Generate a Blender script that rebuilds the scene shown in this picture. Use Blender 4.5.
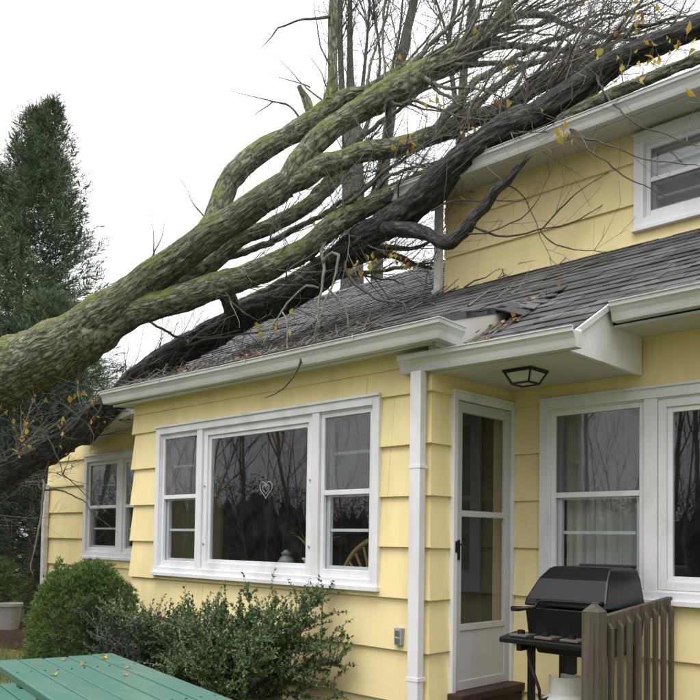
import bpy, math, random
from mathutils import Vector, Matrix, noise

for o in list(bpy.data.objects):
    bpy.data.objects.remove(o)
scene = bpy.context.scene
COL = scene.collection

# ---------------------------------------------------------------- camera
cd = bpy.data.cameras.new('camera')
cam = bpy.data.objects.new('camera', cd)
COL.objects.link(cam)
RIGHT = Vector((0.71593089, 0.69801948, 0.01455219))
DOWN = Vector((-0.01497071, 0.03618669, -0.99923291))
FWD = Vector((-0.69801063, 0.71516385, 0.03635702))
CAM = Vector((3.479, -4.344, 1.5))
m = Matrix((RIGHT, -DOWN, -FWD)).transposed().to_4x4()
m.translation = CAM
cam.matrix_world = m
cd.sensor_width = 36.0
cd.lens = 814.17 / 700 * 36
cd.shift_y = (508.62 - 350) / 700
cd.clip_start = 0.05
cd.clip_end = 1000
scene.camera = cam

# ---------------------------------------------------------------- sky, sun, exposure
SUN_ELEV, SUN_AZ = math.radians(66), math.radians(200)
world = bpy.data.worlds.new('World')
scene.world = world
world.use_nodes = True
wn, wl = world.node_tree.nodes, world.node_tree.links
bg = wn['Background']
sky = wn.new('ShaderNodeTexSky')
sky.sky_type = 'NISHITA'
sky.sun_disc = False
sky.sun_elevation = SUN_ELEV
sky.sun_rotation = SUN_AZ
sky.air_density = 1.0
sky.dust_density = 3.0
mixw = wn.new('ShaderNodeMix')
mixw.data_type = 'RGBA'
mixw.inputs[0].default_value = 0.93           # an almost closed white overcast over the clear sky
wtc = wn.new('ShaderNodeTexCoord'); wsx = wn.new('ShaderNodeSeparateXYZ'); wl.new(wtc.outputs['Generated'], wsx.inputs[0])
wmr = wn.new('ShaderNodeMapRange'); wmr.inputs[3].default_value = 8.6; wmr.inputs[4].default_value = 25.0   # overcast sky: zenith about three times the horizon
wl.new(wsx.outputs[2], wmr.inputs[0])
wcb = wn.new('ShaderNodeVectorMath'); wcb.operation = 'SCALE'; wcb.inputs[0].default_value = (.995, 1.0, 1.005)
wl.new(wmr.outputs[0], wcb.inputs['Scale']); wl.new(wcb.outputs[0], mixw.inputs[7])
wl.new(sky.outputs[0], mixw.inputs[6])
wl.new(mixw.outputs[2], bg.inputs[0])
bg.inputs[1].default_value = 0.1
sd = bpy.data.lights.new('sun', 'SUN')
sd.energy = 1.5
sd.angle = math.radians(35)
sd.color = (1.0, 0.97, 0.92)
sun = bpy.data.objects.new('sun', sd)
COL.objects.link(sun)
sdir = Vector((-math.cos(SUN_ELEV) * 0.25, math.cos(SUN_ELEV) * 0.97, -math.sin(SUN_ELEV)))
sun.rotation_euler = sdir.to_track_quat('-Z', 'Y').to_euler()
sun.location = (0, -10, 20)
sky.sun_rotation = math.atan2(-sdir.x, -sdir.y)
scene.view_settings.view_transform = 'Standard'
scene.view_settings.look = 'None'
scene.view_settings.gamma = 1
scene.view_settings.exposure = 0.32
scene.view_settings.use_curve_mapping = False
scene.cycles.transparent_max_bounces = 16
scene.cycles.max_bounces = 6
scene.cycles.diffuse_bounces = 3
scene.cycles.glossy_bounces = 3

R = random.Random(7)
GZ = 0.10                                    # ground level

# ---------------------------------------------------------------- mesh helpers
class MB:
    def __init__(s, uv=True):
        s.v, s.f, s.uv = [], [], ([] if uv else None)
    def quad(s, *p):
        i = len(s.v); s.v += [tuple(q) for q in p]; s.f.append(tuple(range(i, i + len(p))))
        return s
    def hexa(s, b, t):                        # four bottom points, four top points, counter-clockwise from above
        i = len(s.v); s.v += [tuple(q) for q in b] + [tuple(q) for q in t]
        s.f += [(i+3, i+2, i+1, i), (i+4, i+5, i+6, i+7)]
        for k in range(4):
            n = (k + 1) % 4
            s.f.append((i+k, i+n, i+4+n, i+4+k))
        return s
    def box(s, x0, x1, y0, y1, z0, z1):
        x0, x1 = min(x0, x1), max(x0, x1); y0, y1 = min(y0, y1), max(y0, y1); z0, z1 = min(z0, z1), max(z0, z1)
        return s.hexa([(x0,y0,z0),(x1,y0,z0),(x1,y1,z0),(x0,y1,z0)], [(x0,y0,z1),(x1,y0,z1),(x1,y1,z1),(x0,y1,z1)])
    def prism(s, poly, vec):                  # planar polygon pushed along vec
        n = len(poly); i = len(s.v); vec = Vector(vec)
        s.v += [tuple(p) for p in poly] + [tuple(Vector(p) + vec) for p in poly]
        s.f += [tuple(range(i + n - 1, i - 1, -1)), tuple(range(i + n, i + 2 * n))]
        for k in range(n):
            q = (k + 1) % n
            s.f.append((i+k, i+q, i+n+q, i+n+k))
        return s
    def bar(s, a, b, w, h=None, up=(0,0,1)):
        a, b = Vector(a), Vector(b); h = h or w
        d = (b - a).normalized(); u = Vector(up)
        if abs(d.dot(u)) > .95: u = Vector((1,0,0))
        x = d.cross(u).normalized() * w / 2; y = x.cross(d).normalized() * h / 2
        return s.hexa([a-x-y, a+x-y, a+x+y, a-x+y][::1], [b-x-y, b+x-y, b+x+y, b-x+y])
    def tube(s, pts, n=6, jit=0.0, seed=0, caps=True, ridge=0.0):   # pts: (x, y, z, r)
        i0 = len(s.v); prev = None; frames = []
        rmean = sum(p[3] for p in pts) / len(pts)
        P = [Vector(p[:3]) for p in pts]
        N = len(P)
        L = 0
        for k in range(N):
            t = (P[min(k+1, N-1)] - P[max(k-1, 0)])
            if t.length < 1e-9: t = Vector((0,0,1))
            t.normalize()
            if prev is None:
                a = Vector((0,0,1)) if abs(t.z) < .9 else Vector((0,1,0))
                x = t.cross(a).normalized()
            else:
                x = (prev - t * prev.dot(t)).normalized()
            prev = x; y = t.cross(x)
            if k: L += (P[k] - P[k-1]).length
            r = pts[k][3]
            for j in range(n):
                an = 2 * math.pi * j / n
                dv = x * math.cos(an) + y * math.sin(an)
                rr = r
                if jit:
                    q = P[k] + dv * r
                    rr *= 1 + jit * (noise.noise(q * 3.1 + Vector((seed,0,0))) * 1.1 + .6 * noise.noise(q * 9 + Vector((0,seed,0))))
                if ridge:                     # furrowed bark: long ridges running along the limb
                    c_, s_ = math.cos(an) * r, math.sin(an) * r
                    n1 = abs(noise.noise(Vector((c_ * 17 + seed, s_ * 17, L * 3.2)) + noise.noise_vector(P[k] * 4 + dv) * .35))
                    n2 = abs(noise.noise(Vector((c_ * 40, s_ * 40 + seed, L * 8))))
                    rr += ridge * (1 - 2.6 * n1 + .5 - 1.1 * n2)
                s.v.append(tuple(P[k] + dv * rr))
            frames.append(L)
        for k in range(N - 1):
            for j in range(n):
                q = (j + 1) % n
                a = i0 + k * n
                s.f.append((a + j, a + q, a + n + q, a + n + j))
                if s.uv is not None:
                    s.uv.append((len(s.f) - 1, [(j / n, frames[k]), ((j+1) / n, frames[k]), ((j+1) / n, frames[k+1]), (j / n, frames[k+1])], rmean))
        if caps:
            s.f.append(tuple(range(i0 + n - 1, i0 - 1, -1)))
            s.f.append(tuple(range(i0 + (N-1) * n, i0 + N * n)))
        return s
    def lathe(s, prof, c, n=20):              # prof: (r, z) from the bottom up
        i0 = len(s.v)
        for r, z in prof:
            for j in range(n):
                an = 2 * math.pi * j / n
                s.v.append((c[0] + r * math.cos(an), c[1] + r * math.sin(an), c[2] + z))
        for k in range(len(prof) - 1):
            for j in range(n):
                q = (j + 1) % n; a = i0 + k * n
                s.f.append((a+j, a+q, a+n+q, a+n+j))
        s.f.append(tuple(range(i0 + n - 1, i0 - 1, -1)))
        s.f.append(tuple(range(i0 + (len(prof)-1) * n, i0 + len(prof) * n)))
        return s
    def mesh(s, name, mat, smooth=False):
        me = bpy.data.meshes.new(name)
        me.from_pydata(s.v, [], s.f)
        if s.uv:
            ul = me.uv_layers.new(name='UVMap')
            flat = [0.0] * (2 * len(me.loops)); starts = [0] * len(me.polygons)
            me.polygons.foreach_get('loop_start', starts)
            for fi, c, r in s.uv:
                st = starts[fi] * 2; w = 6.283 * max(r, .02)
                for k in range(4):
                    flat[st + 2*k] = c[k][0] * w; flat[st + 2*k + 1] = c[k][1]
            ul.data.foreach_set('uv', flat)
        if mat: me.materials.append(mat)
        if smooth:
            me.polygons.foreach_set('use_smooth', [True] * len(me.polygons))
        me.update()
        return me
    def build(s, name, mat, parent=None, smooth=False, bevel=0):
        o = bpy.data.objects.new(name, s.mesh(name, mat, smooth))
        COL.objects.link(o)
        if bevel:
            b = o.modifiers.new('bevel', 'BEVEL'); b.width = bevel; b.segments = 2; b.limit_method = 'ANGLE'
        if parent: attach(o, parent)
        return o

def attach(o, parent):                        # parts are modelled in place; a thing's Empty only translates
    o.parent = parent
    if parent.parent is None and parent.type == 'EMPTY':
        o.location = Vector(o.location) - parent.location

def tag(o, label=None, cat=None, group=None, kind=None):
    if label: o['label'] = label
    if cat: o['category'] = cat
    if group: o['group'] = group
    if kind: o['kind'] = kind
    return o

def thing(name, label, cat, loc=(0,0,0), group=None):
    o = bpy.data.objects.new(name, None)
    o.empty_display_size = .2
    COL.objects.link(o); o.location = loc
    return tag(o, label, cat, group)

def box(name, mat, parent, *a, bevel=0):
    return MB().box(*a).build(name, mat, parent, bevel=bevel)

def smooth_path(nodes, step):                 # Catmull-Rom through (x, y, z, r)
    out = []
    P = [Vector(n) if len(n) == 4 else n for n in [Vector(n) for n in nodes]]
    n = len(P)
    for i in range(n - 1):
        p0, p1, p2, p3 = P[max(i-1,0)], P[i], P[i+1], P[min(i+2,n-1)]
        k = max(1, int((p2 - p1).length / step))
        for j in range(k):
            t = j / k
            q = 0.5 * ((2*p1) + (p2-p0)*t + (2*p0-5*p1+4*p2-p3)*t*t + (3*p1-p0-3*p2+p3)*t*t*t)
            out.append((q[0], q[1], q[2], max(q[3], .0008)))
    out.append(tuple(P[-1]))
    return out

# ---------------------------------------------------------------- materials
def nodes_of(name):
    mt = bpy.data.materials.new(name); mt.use_nodes = True
    nt = mt.node_tree
    return mt, nt.nodes, nt.links, nt.nodes['Principled BSDF']

def ramp(n, stops):
    r = n.new('ShaderNodeValToRGB')
    e = r.color_ramp.elements
    while len(e) > 1: e.remove(e[-1])
    e[0].position = stops[0][0]; e[0].color = (*stops[0][1], 1)
    for p, c in stops[1:]:
        x = e.new(p); x.color = (*c, 1)
    return r

def tex_noise(n, l, vec, scale, detail=5, rough=.55):
    t = n.new('ShaderNodeTexNoise'); t.inputs['Scale'].default_value = scale
    t.inputs['Detail'].default_value = detail; t.inputs['Roughness'].default_value = rough
    if vec: l.new(vec, t.inputs['Vector'])
    return t

def mapping(n, l, src, scale):
    mp = n.new('ShaderNodeMapping'); mp.inputs['Scale'].default_value = scale
    l.new(src, mp.inputs['Vector']); return mp.outputs[0]

def mix(n, l, fac, a, b, mode='MIX'):
    mx = n.new('ShaderNodeMix'); mx.data_type = 'RGBA'; mx.blend_type = mode
    for sock, v in ((mx.inputs[0], fac), (mx.inputs[6], a), (mx.inputs[7], b)):
        if hasattr(v, 'links'): l.new(v, sock)
        elif isinstance(v, (int, float)): sock.default_value = v
        else: sock.default_value = (*v, 1)
    return mx.outputs[2]

def bump(n, l, p, height, strength=.4, dist=.01):
    b = n.new('ShaderNodeBump'); b.inputs['Strength'].default_value = strength; b.inputs['Distance'].default_value = dist
    l.new(height, b.inputs['Height']); l.new(b.outputs[0], p.inputs['Normal'])

def painted(name, col, dirt=(.3,.28,.2), amount=.35, rough=.55, scale=1.0, streak=(1,1,1), grain=0, rand=.06, graxis=(90, 90, 1.6)):
    mt, n, l, p = nodes_of(name)
    tc = n.new('ShaderNodeTexCoord').outputs['Object']
    big = tex_noise(n, l, mapping(n, l, tc, streak), 2.2 * scale, 6, .65)
    r = ramp(n, [(.45, (0,0,0)), (.8, (1,1,1))]); l.new(big.outputs[0], r.inputs[0])
    fm = n.new('ShaderNodeMath'); fm.operation = 'MULTIPLY'; fm.inputs[1].default_value = amount
    l.new(r.outputs[0], fm.inputs[0])
    c = mix(n, l, fm.outputs[0], col, dirt)
    spot = tex_noise(n, l, tc, 38 * scale, 3, .7)
    rs = ramp(n, [(.655, (0,0,0)), (.72, (1,1,1))]); l.new(spot.outputs[0], rs.inputs[0])
    fs = n.new('ShaderNodeMath'); fs.operation = 'MULTIPLY'; fs.inputs[1].default_value = amount * .8
    l.new(rs.outputs[0], fs.inputs[0])
    c = mix(n, l, fs.outputs[0], c, dirt)
    oi = n.new('ShaderNodeObjectInfo')
    hv = n.new('ShaderNodeHueSaturation')
    mr = n.new('ShaderNodeMapRange'); mr.inputs[3].default_value = 1 - rand; mr.inputs[4].default_value = 1 + rand * .5
    l.new(oi.outputs['Random'], mr.inputs[0]); l.new(mr.outputs[0], hv.inputs['Value']); l.new(c, hv.inputs['Color'])
    l.new(hv.outputs[0], p.inputs['Base Color'])
    p.inputs['Roughness'].default_value = rough
    if grain:
        g = tex_noise(n, l, mapping(n, l, tc, graxis), 1.0, 3, .6)
        bump(n, l, p, g.outputs[0], .5, grain)
    return mt

def plain(name, col, rough=.5, metal=0, spec=.5, noisy=.12, scale=20, bmp=0):
    mt, n, l, p = nodes_of(name)
    tc = n.new('ShaderNodeTexCoord').outputs['Object']
    t = tex_noise(n, l, tc, scale, 5, .6)
    c = mix(n, l, t.outputs[0], tuple(x * (1 - noisy) for x in col), tuple(min(1, x * (1 + noisy)) for x in col))
    l.new(c, p.inputs['Base Color'])
    p.inputs['Roughness'].default_value = rough; p.inputs['Metallic'].default_value = metal
    p.inputs['Specular IOR Level'].default_value = spec
    if bmp: bump(n, l, p, t.outputs[0], .5, bmp)
    return mt

M = {}
M['yellow'] = painted('yellow_paint', (.85,.705,.375), (.46,.35,.14), .42, .62, 1.0, (1,1,.35), .0022, .05)
M['white'] = painted('white_trim_paint', (.74,.74,.775), (.36,.34,.30), .52, .45, 1.6, (1,1,.4), 0, .04)
M['soffit'] = painted('soffit_paint', (.55,.54,.50), (.38,.35,.28), .4, .6, 1.2, (1,1,1), 0, .03)
M['gutter'] = painted('gutter_enamel', (.60,.60,.60), (.22,.20,.16), .6, .4, 1.5, (.4,1,3), 0, .03)
M['door'] = painted('door_enamel', (.52,.52,.54), (.3,.28,.26), .3, .45, 1.4, (1,1,.4), 0, .02)
M['green'] = painted('green_table_paint', (.043,.152,.114), (.12,.17,.14), .9, .40, 2.4, (.5,2,1), .004, .14, (3, 46, 46))
M['concrete'] = plain('foundation_concrete', (.28,.27,.25), .9, 0, .3, .2, 14, .004)
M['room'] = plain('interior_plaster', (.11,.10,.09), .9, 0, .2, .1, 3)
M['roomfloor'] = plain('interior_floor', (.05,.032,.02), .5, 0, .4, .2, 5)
M['black'] = plain('grill_black_enamel', (.006,.006,.007), .33, 0, .35, .5, 9, .001)
M['iron'] = plain('black_iron', (.012,.011,.010), .5, .2, .5, .3, 30)
M['steel'] = plain('steel', (.55,.54,.52), .32, 1, .5, .1, 30)
M['tank'] = painted('tank_enamel', (.70,.70,.67), (.35,.28,.2), .4, .4, 3, (1,1,1), 0, .02)
M['rubber'] = plain('rubber', (.02,.02,.02), .7, 0, .3, .2, 20)
M['pot'] = plain('pot_plastic', (.30,.29,.27), .6, 0, .4, .25, 8)
M['red'] = plain('red_cloth', (.11,.018,.018), .9, 0, .2, .15, 12)
M['ceramic'] = plain('white_ceramic', (.7,.7,.68), .3, 0, .5, .05, 12)
M['wicker'] = plain('yellow_wicker', (.55,.36,.10), .6, 0, .3, .25, 40)
M['frost'] = plain('frosted_glass', (.55,.55,.5), .35, 0, .5, .08, 10)
M['plaster_grey'] = plain('grey_plastic', (.30,.31,.33), .5, 0, .4, .15, 30)
M['brownstep'] = plain('brown_step_paint', (.045,.028,.022), .6, 0, .3, .3, 14, .002)

def make_glass():
    mt, n, l, p = nodes_of('window_glass')
    out = n['Material Output']
    n.remove(p)
    tr = n.new('ShaderNodeBsdfTransparent'); tr.inputs[0].default_value = (.82,.86,.86,1)
    gl = n.new('ShaderNodeBsdfGlossy'); gl.inputs['Roughness'].default_value = 0.012
    gl.inputs[0].default_value = (.9,.92,.95,1)
    fr = n.new('ShaderNodeLayerWeight'); fr.inputs[0].default_value = .5
    pw = n.new('ShaderNodeMath'); pw.operation = 'POWER'; pw.inputs[1].default_value = 5; l.new(fr.outputs['Facing'], pw.inputs[0])
    tc = n.new('ShaderNodeTexCoord').outputs['Object']
    t = tex_noise(n, l, tc, 1.3, 2, .5)
    b = n.new('ShaderNodeBump'); b.inputs['Strength'].default_value = .05; b.inputs['Distance'].default_value = .02
    l.new(t.outputs[0], b.inputs['Height']); l.new(b.outputs[0], gl.inputs['Normal'])
    ad = n.new('ShaderNodeMath'); ad.operation = 'MULTIPLY_ADD'; ad.inputs[1].default_value = .9; ad.inputs[2].default_value = .075
    l.new(pw.outputs[0], ad.inputs[0])
    ms = n.new('ShaderNodeMixShader'); l.new(ad.outputs[0], ms.inputs[0]); l.new(tr.outputs[0], ms.inputs[1]); l.new(gl.outputs[0], ms.inputs[2])
    df = n.new('ShaderNodeBsdfDiffuse'); df.inputs[0].default_value = (.35,.34,.32,1)      # thin film of dust
    t2 = tex_noise(n, l, tc, 6, 5, .7)
    rr = ramp(n, [(.4, (.01,)*3), (.8, (.07,)*3)]); l.new(t2.outputs[0], rr.inputs[0])
    m2 = n.new('ShaderNodeMixShader'); l.new(rr.outputs[0], m2.inputs[0]); l.new(ms.outputs[0], m2.inputs[1]); l.new(df.outputs[0], m2.inputs[2])
    l.new(m2.outputs[0], out.inputs[0])
    return mt
M['glass'] = make_glass()

def make_mesh_screen():
    mt, n, l, p = nodes_of('insect_screen')
    out = n['Material Output']; n.remove(p)
    tr = n.new('ShaderNodeBsdfTransparent')
    df = n.new('ShaderNodeBsdfDiffuse'); df.inputs[0].default_value = (.17,.17,.175,1)
    ms = n.new('ShaderNodeMixShader'); ms.inputs[0].default_value = .55
    l.new(tr.outputs[0], ms.inputs[1]); l.new(df.outputs[0], ms.inputs[2]); l.new(ms.outputs[0], out.inputs[0])
    return mt
M['screen'] = make_mesh_screen()

def make_curtain():
    mt, n, l, p = nodes_of('sheer_curtain')
    out = n['Material Output']; n.remove(p)
    tr = n.new('ShaderNodeBsdfTransparent')
    df = n.new('ShaderNodeBsdfDiffuse'); df.inputs[0].default_value = (.85,.84,.78,1)
    tl = n.new('ShaderNodeBsdfTranslucent'); tl.inputs[0].default_value = (.8,.8,.74,1)
    a = n.new('ShaderNodeMixShader'); a.inputs[0].default_value = .3; l.new(df.outputs[0], a.inputs[1]); l.new(tl.outputs[0], a.inputs[2])
    ms = n.new('ShaderNodeMixShader'); ms.inputs[0].default_value = .85
    l.new(tr.outputs[0], ms.inputs[1]); l.new(a.outputs[0], ms.inputs[2]); l.new(ms.outputs[0], out.inputs[0])
    return mt
M['curtain'] = make_curtain()

def make_shingle():
    mt, n, l, p = nodes_of('asphalt_shingle')
    g = n.new('ShaderNodeNewGeometry')
    pos = g.outputs['Position']
    cell = n.new('ShaderNodeTexVoronoi'); cell.inputs['Scale'].default_value = 1.0
    l.new(mapping(n, l, pos, (4.1, 8.2, 1.0)), cell.inputs['Vector'])
    hsv = n.new('ShaderNodeSeparateColor'); l.new(cell.outputs['Color'], hsv.inputs[0])
    tone = ramp(n, [(0, (.018,.018,.019)), (.45, (.040,.040,.042)), (1, (.092,.092,.094))]); l.new(hsv.outputs[0], tone.inputs[0])
    gr = tex_noise(n, l, pos, 260, 2, .7)
    gm = n.new('ShaderNodeMapRange'); gm.inputs[3].default_value = .55; gm.inputs[4].default_value = 1.45
    l.new(gr.outputs[0], gm.inputs[0])
    c = mix(n, l, 1.0, tone.outputs[0], gm.outputs[0], 'MULTIPLY')
    big = tex_noise(n, l, pos, 1.7, 5, .6)
    rb = ramp(n, [(.5, (0,0,0)), (.85, (.5,.5,.5))]); l.new(big.outputs[0], rb.inputs[0])
    c = mix(n, l, rb.outputs[0], c, (.10,.098,.088))
    l.new(c, p.inputs['Base Color']); p.inputs['Roughness'].default_value = .72
    bump(n, l, p, gr.outputs[0], .5, .002)
    return mt
M['shingle'] = make_shingle()

def make_bark(name, lo, hi, moss, lichen, wet=.8, furrow=1.0):
    mt, n, l, p = nodes_of(name)
    uv = n.new('ShaderNodeTexCoord').outputs['UV']
    g = n.new('ShaderNodeNewGeometry'); pos = g.outputs['Position']
    wob = tex_noise(n, l, uv, 9, 3, .6)
    wv = n.new('ShaderNodeVectorMath'); wv.operation = 'MULTIPLY_ADD'
    l.new(wob.outputs['Color'], wv.inputs[0]); wv.inputs[1].default_value = (.05,.10,0); l.new(uv, wv.inputs[2])
    vo = n.new('ShaderNodeTexVoronoi'); vo.feature = 'DISTANCE_TO_EDGE'; vo.inputs['Scale'].default_value = 1
    l.new(mapping(n, l, wv.outputs[0], (27, 7, 1)), vo.inputs['Vector'])
    fine = tex_noise(n, l, mapping(n, l, wv.outputs[0], (46, 10, 1)), 1, 6, .72)
    speck = tex_noise(n, l, pos, 55, 4, .75)
    vr = n.new('ShaderNodeMapRange'); vr.inputs[2].default_value = .30; l.new(vo.outputs[0], vr.inputs[0])
    a1 = n.new('ShaderNodeMath'); a1.operation = 'MULTIPLY_ADD'; a1.inputs[1].default_value = .9
    l.new(fine.outputs[0], a1.inputs[0])
    a0 = n.new('ShaderNodeMath'); a0.operation = 'MULTIPLY'; a0.inputs[1].default_value = .30; l.new(vr.outputs[0], a0.inputs[0])
    l.new(a0.outputs[0], a1.inputs[2])
    ad = n.new('ShaderNodeMath'); ad.operation = 'MULTIPLY_ADD'; ad.inputs[1].default_value = .35
    l.new(speck.outputs[0], ad.inputs[0]); l.new(a1.outputs[0], ad.inputs[2])
    tone = ramp(n, [(.58, lo), (.74, tuple(x * .35 + y * .65 for x, y in zip(hi, lo))), (.95, hi)]); l.new(ad.outputs[0], tone.inputs[0])
    c = tone.outputs[0]
    if lichen:
        ln = tex_noise(n, l, pos, 8.5, 8, .74)
        lr = ramp(n, [(.55, (0,0,0)), (.63, (1,1,1))]); l.new(ln.outputs[0], lr.inputs[0])
        lf = n.new('ShaderNodeMath'); lf.operation = 'MULTIPLY'; lf.inputs[1].default_value = .5 if moss else .3; l.new(lr.outputs[0], lf.inputs[0])
        c = mix(n, l, lf.outputs[0], c, lichen)
        l2 = tex_noise(n, l, pos, 24, 6, .75)
        r2 = ramp(n, [(.60, (0,0,0)), (.66, (1,1,1))]); l.new(l2.outputs[0], r2.inputs[0])
        f2 = n.new('ShaderNodeMath'); f2.operation = 'MULTIPLY'; f2.inputs[1].default_value = .55 if moss else .3; l.new(r2.outputs[0], f2.inputs[0])
        c = mix(n, l, f2.outputs[0], c, tuple(x * 1.05 for x in lichen))
    if moss:
        sx = n.new('ShaderNodeSeparateXYZ'); l.new(g.outputs['Normal'], sx.inputs[0])
        mn = tex_noise(n, l, pos, 3.2, 6, .7)
        a = n.new('ShaderNodeMath'); a.operation = 'MULTIPLY_ADD'; a.inputs[1].default_value = .22
        l.new(sx.outputs[2], a.inputs[0]); l.new(mn.outputs[0], a.inputs[2])
        mr = ramp(n, [(.51, (0,0,0)), (.72, (.85,.85,.85))]); l.new(a.outputs[0], mr.inputs[0])
        c = mix(n, l, mr.outputs[0], c, moss)
    l.new(c, p.inputs['Base Color']); p.inputs['Roughness'].default_value = wet
    bump(n, l, p, ad.outputs[0], 1.0, .022 * furrow)
    return mt
M['bark_mossy'] = make_bark('mossy_bark', (.032,.032,.022), (.29,.29,.20), (.150,.170,.022), (.46,.51,.36), .9, 1.5)
M['bark_dark'] = make_bark('wet_dark_bark', (.0035,.0033,.003), (.105,.094,.086), None, (.20,.21,.185), .55, 2.4)
M['bark_twig'] = make_bark('twig_bark', (.040,.033,.026), (.115,.095,.075), None, None, .8, .2)
M['bark_thin'] = make_bark('thin_mossy_bark', (.045,.043,.033), (.20,.19,.145), None, (.27,.30,.20), .85, .3)
M['bark_grey'] = make_bark('grey_bark', (.035,.033,.030), (.16,.15,.13), None, (.20,.22,.17), .9, .8)
M['twig'] = plain('twig_skin', (.15,.136,.12), .8, 0, .3, .45, 5)
M['twig_grey'] = plain('grey_twig_skin', (.12,.11,.10), .8, 0, .3, .35, 5)
M['bark_pale'] = make_bark('pale_lichen_twig', (.10,.10,.075), (.25,.25,.19), None, (.33,.35,.25), .9, .3)

def make_leafy(name, cols, rough=.55, trans=.25, scale=3, shine=.4):
    mt, n, l, p = nodes_of(name)
    g = n.new('ShaderNodeNewGeometry')
    wn_ = n.new('ShaderNodeTexWhiteNoise'); wn_.noise_dimensions = '3D'
    t = tex_noise(n, l, g.outputs['Position'], scale, 4, .6)
    fine = tex_noise(n, l, g.outputs['Position'], scale * 14, 2, .6)
    ad = n.new('ShaderNodeMath'); ad.operation = 'MULTIPLY_ADD'; ad.inputs[1].default_value = .6
    su = n.new('ShaderNodeMath'); su.operation = 'MULTIPLY'; su.inputs[1].default_value = .55
    l.new(t.outputs[0], su.inputs[0]); l.new(fine.outputs[0], ad.inputs[0]); l.new(su.outputs[0], ad.inputs[2])
    r = ramp(n, [(.32 + .36 * i / max(1, len(cols)-1), c) for i, c in enumerate(cols)])
    l.new(ad.outputs[0], r.inputs[0])
    l.new(r.outputs[0], p.inputs['Base Color']); p.inputs['Roughness'].default_value = rough
    p.inputs['Specular IOR Level'].default_value = shine
    tl = n.new('ShaderNodeBsdfTranslucent'); l.new(r.outputs[0], tl.inputs[0])
    ms = n.new('ShaderNodeMixShader'); ms.inputs[0].default_value = trans
    l.new(p.outputs[0], ms.inputs[1]); l.new(tl.outputs[0], ms.inputs[2]); l.new(ms.outputs[0], n['Material Output'].inputs[0])
    return mt
M['conifer'] = make_leafy('conifer_sprays', [(.018,.038,.024), (.045,.080,.045), (.105,.145,.070)], .6, .2, 1.4)
M['darkshrub'] = make_leafy('dark_evergreen', [(.005,.013,.007), (.012,.026,.013), (.026,.046,.020)], .6, .15, 1.6)
M['dwarf'] = make_leafy('dwarf_conifer_needles', [(.030,.065,.020), (.070,.130,.036), (.150,.215,.060)], .6, .25, 5)
M['shrub'] = make_leafy('shrub_leaves', [(.026,.060,.022), (.062,.120,.040), (.135,.190,.065)], .42, .2, 4, .5)
M['shrub_blue'] = make_leafy('blue_green_shrub_leaves', [(.022,.045,.030), (.045,.080,.050), (.085,.115,.075)], .5, .2, 4)
M['leaf'] = make_leafy('autumn_leaf', [(.38,.18,.03), (.56,.37,.06), (.46,.43,.10)], .6, .35, 6)
M['leaf_brown'] = make_leafy('brown_leaf', [(.16,.07,.02), (.30,.15,.05), (.36,.22,.08)], .7, .2, 6)
M['frond'] = make_leafy('green_frond', [(.10,.20,.04), (.18,.32,.07), (.28,.42,.12)], .5, .35, 8)
M['grass'] = make_leafy('grass_blades', [(.06,.075,.018), (.10,.13,.03), (.20,.19,.07)], .6, .3, 2)
M['woods'] = make_leafy('woods_evergreen', [(.010,.018,.010), (.018,.032,.016)], .8, .1, .5)

def make_ground():
    mt, n, l, p = nodes_of('lawn_soil')
    pos = n.new('ShaderNodeNewGeometry').outputs['Position']
    a = tex_noise(n, l, pos, .8, 6, .65); b = tex_noise(n, l, pos, 22, 4, .7)
    r1 = ramp(n, [(.35, (.075,.085,.022)), (.6, (.11,.12,.035)), (.75, (.12,.085,.045))]); l.new(a.outputs[0], r1.inputs[0])
    r2 = ramp(n, [(.3, (.45,)*3), (.7, (1.4,)*3)]); l.new(b.outputs[0], r2.inputs[0])
    c = mix(n, l, 1.0, r1.outputs[0], r2.outputs[0], 'MULTIPLY')
    l.new(c, p.inputs['Base Color']); p.inputs['Roughness'].default_value = .95
    bump(n, l, p, b.outputs[0], .8, .03)
    return mt
M['ground'] = make_ground()
M['mulch'] = plain('brown_mulch', (.035,.020,.014), .95, 0, .2, .7, 30, .03)

def make_wood(name, lo, hi, axis):
    mt, n, l, p = nodes_of(name)
    tc = n.new('ShaderNodeTexCoord').outputs['Object']
    sc = [42, 42, 42]; sc[axis] = 1.6
    t = tex_noise(n, l, mapping(n, l, tc, sc), 1, 5, .65)
    big = tex_noise(n, l, tc, 3.5, 4, .6)
    r = ramp(n, [(.3, lo), (.72, hi)]); l.new(t.outputs[0], r.inputs[0])
    rb = ramp(n, [(.4, (0,0,0)), (.75, (.6,.6,.6))]); l.new(big.outputs[0], rb.inputs[0])
    c = mix(n, l, rb.outputs[0], r.outputs[0], (.060,.062,.040))
    l.new(c, p.inputs['Base Color']); p.inputs['Roughness'].default_value = .85
    bump(n, l, p, t.outputs[0], .6, .004)
    return mt
M['railwood'] = make_wood('weathered_brown_wood', (.030,.022,.017), (.115,.090,.072), 2)

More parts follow.
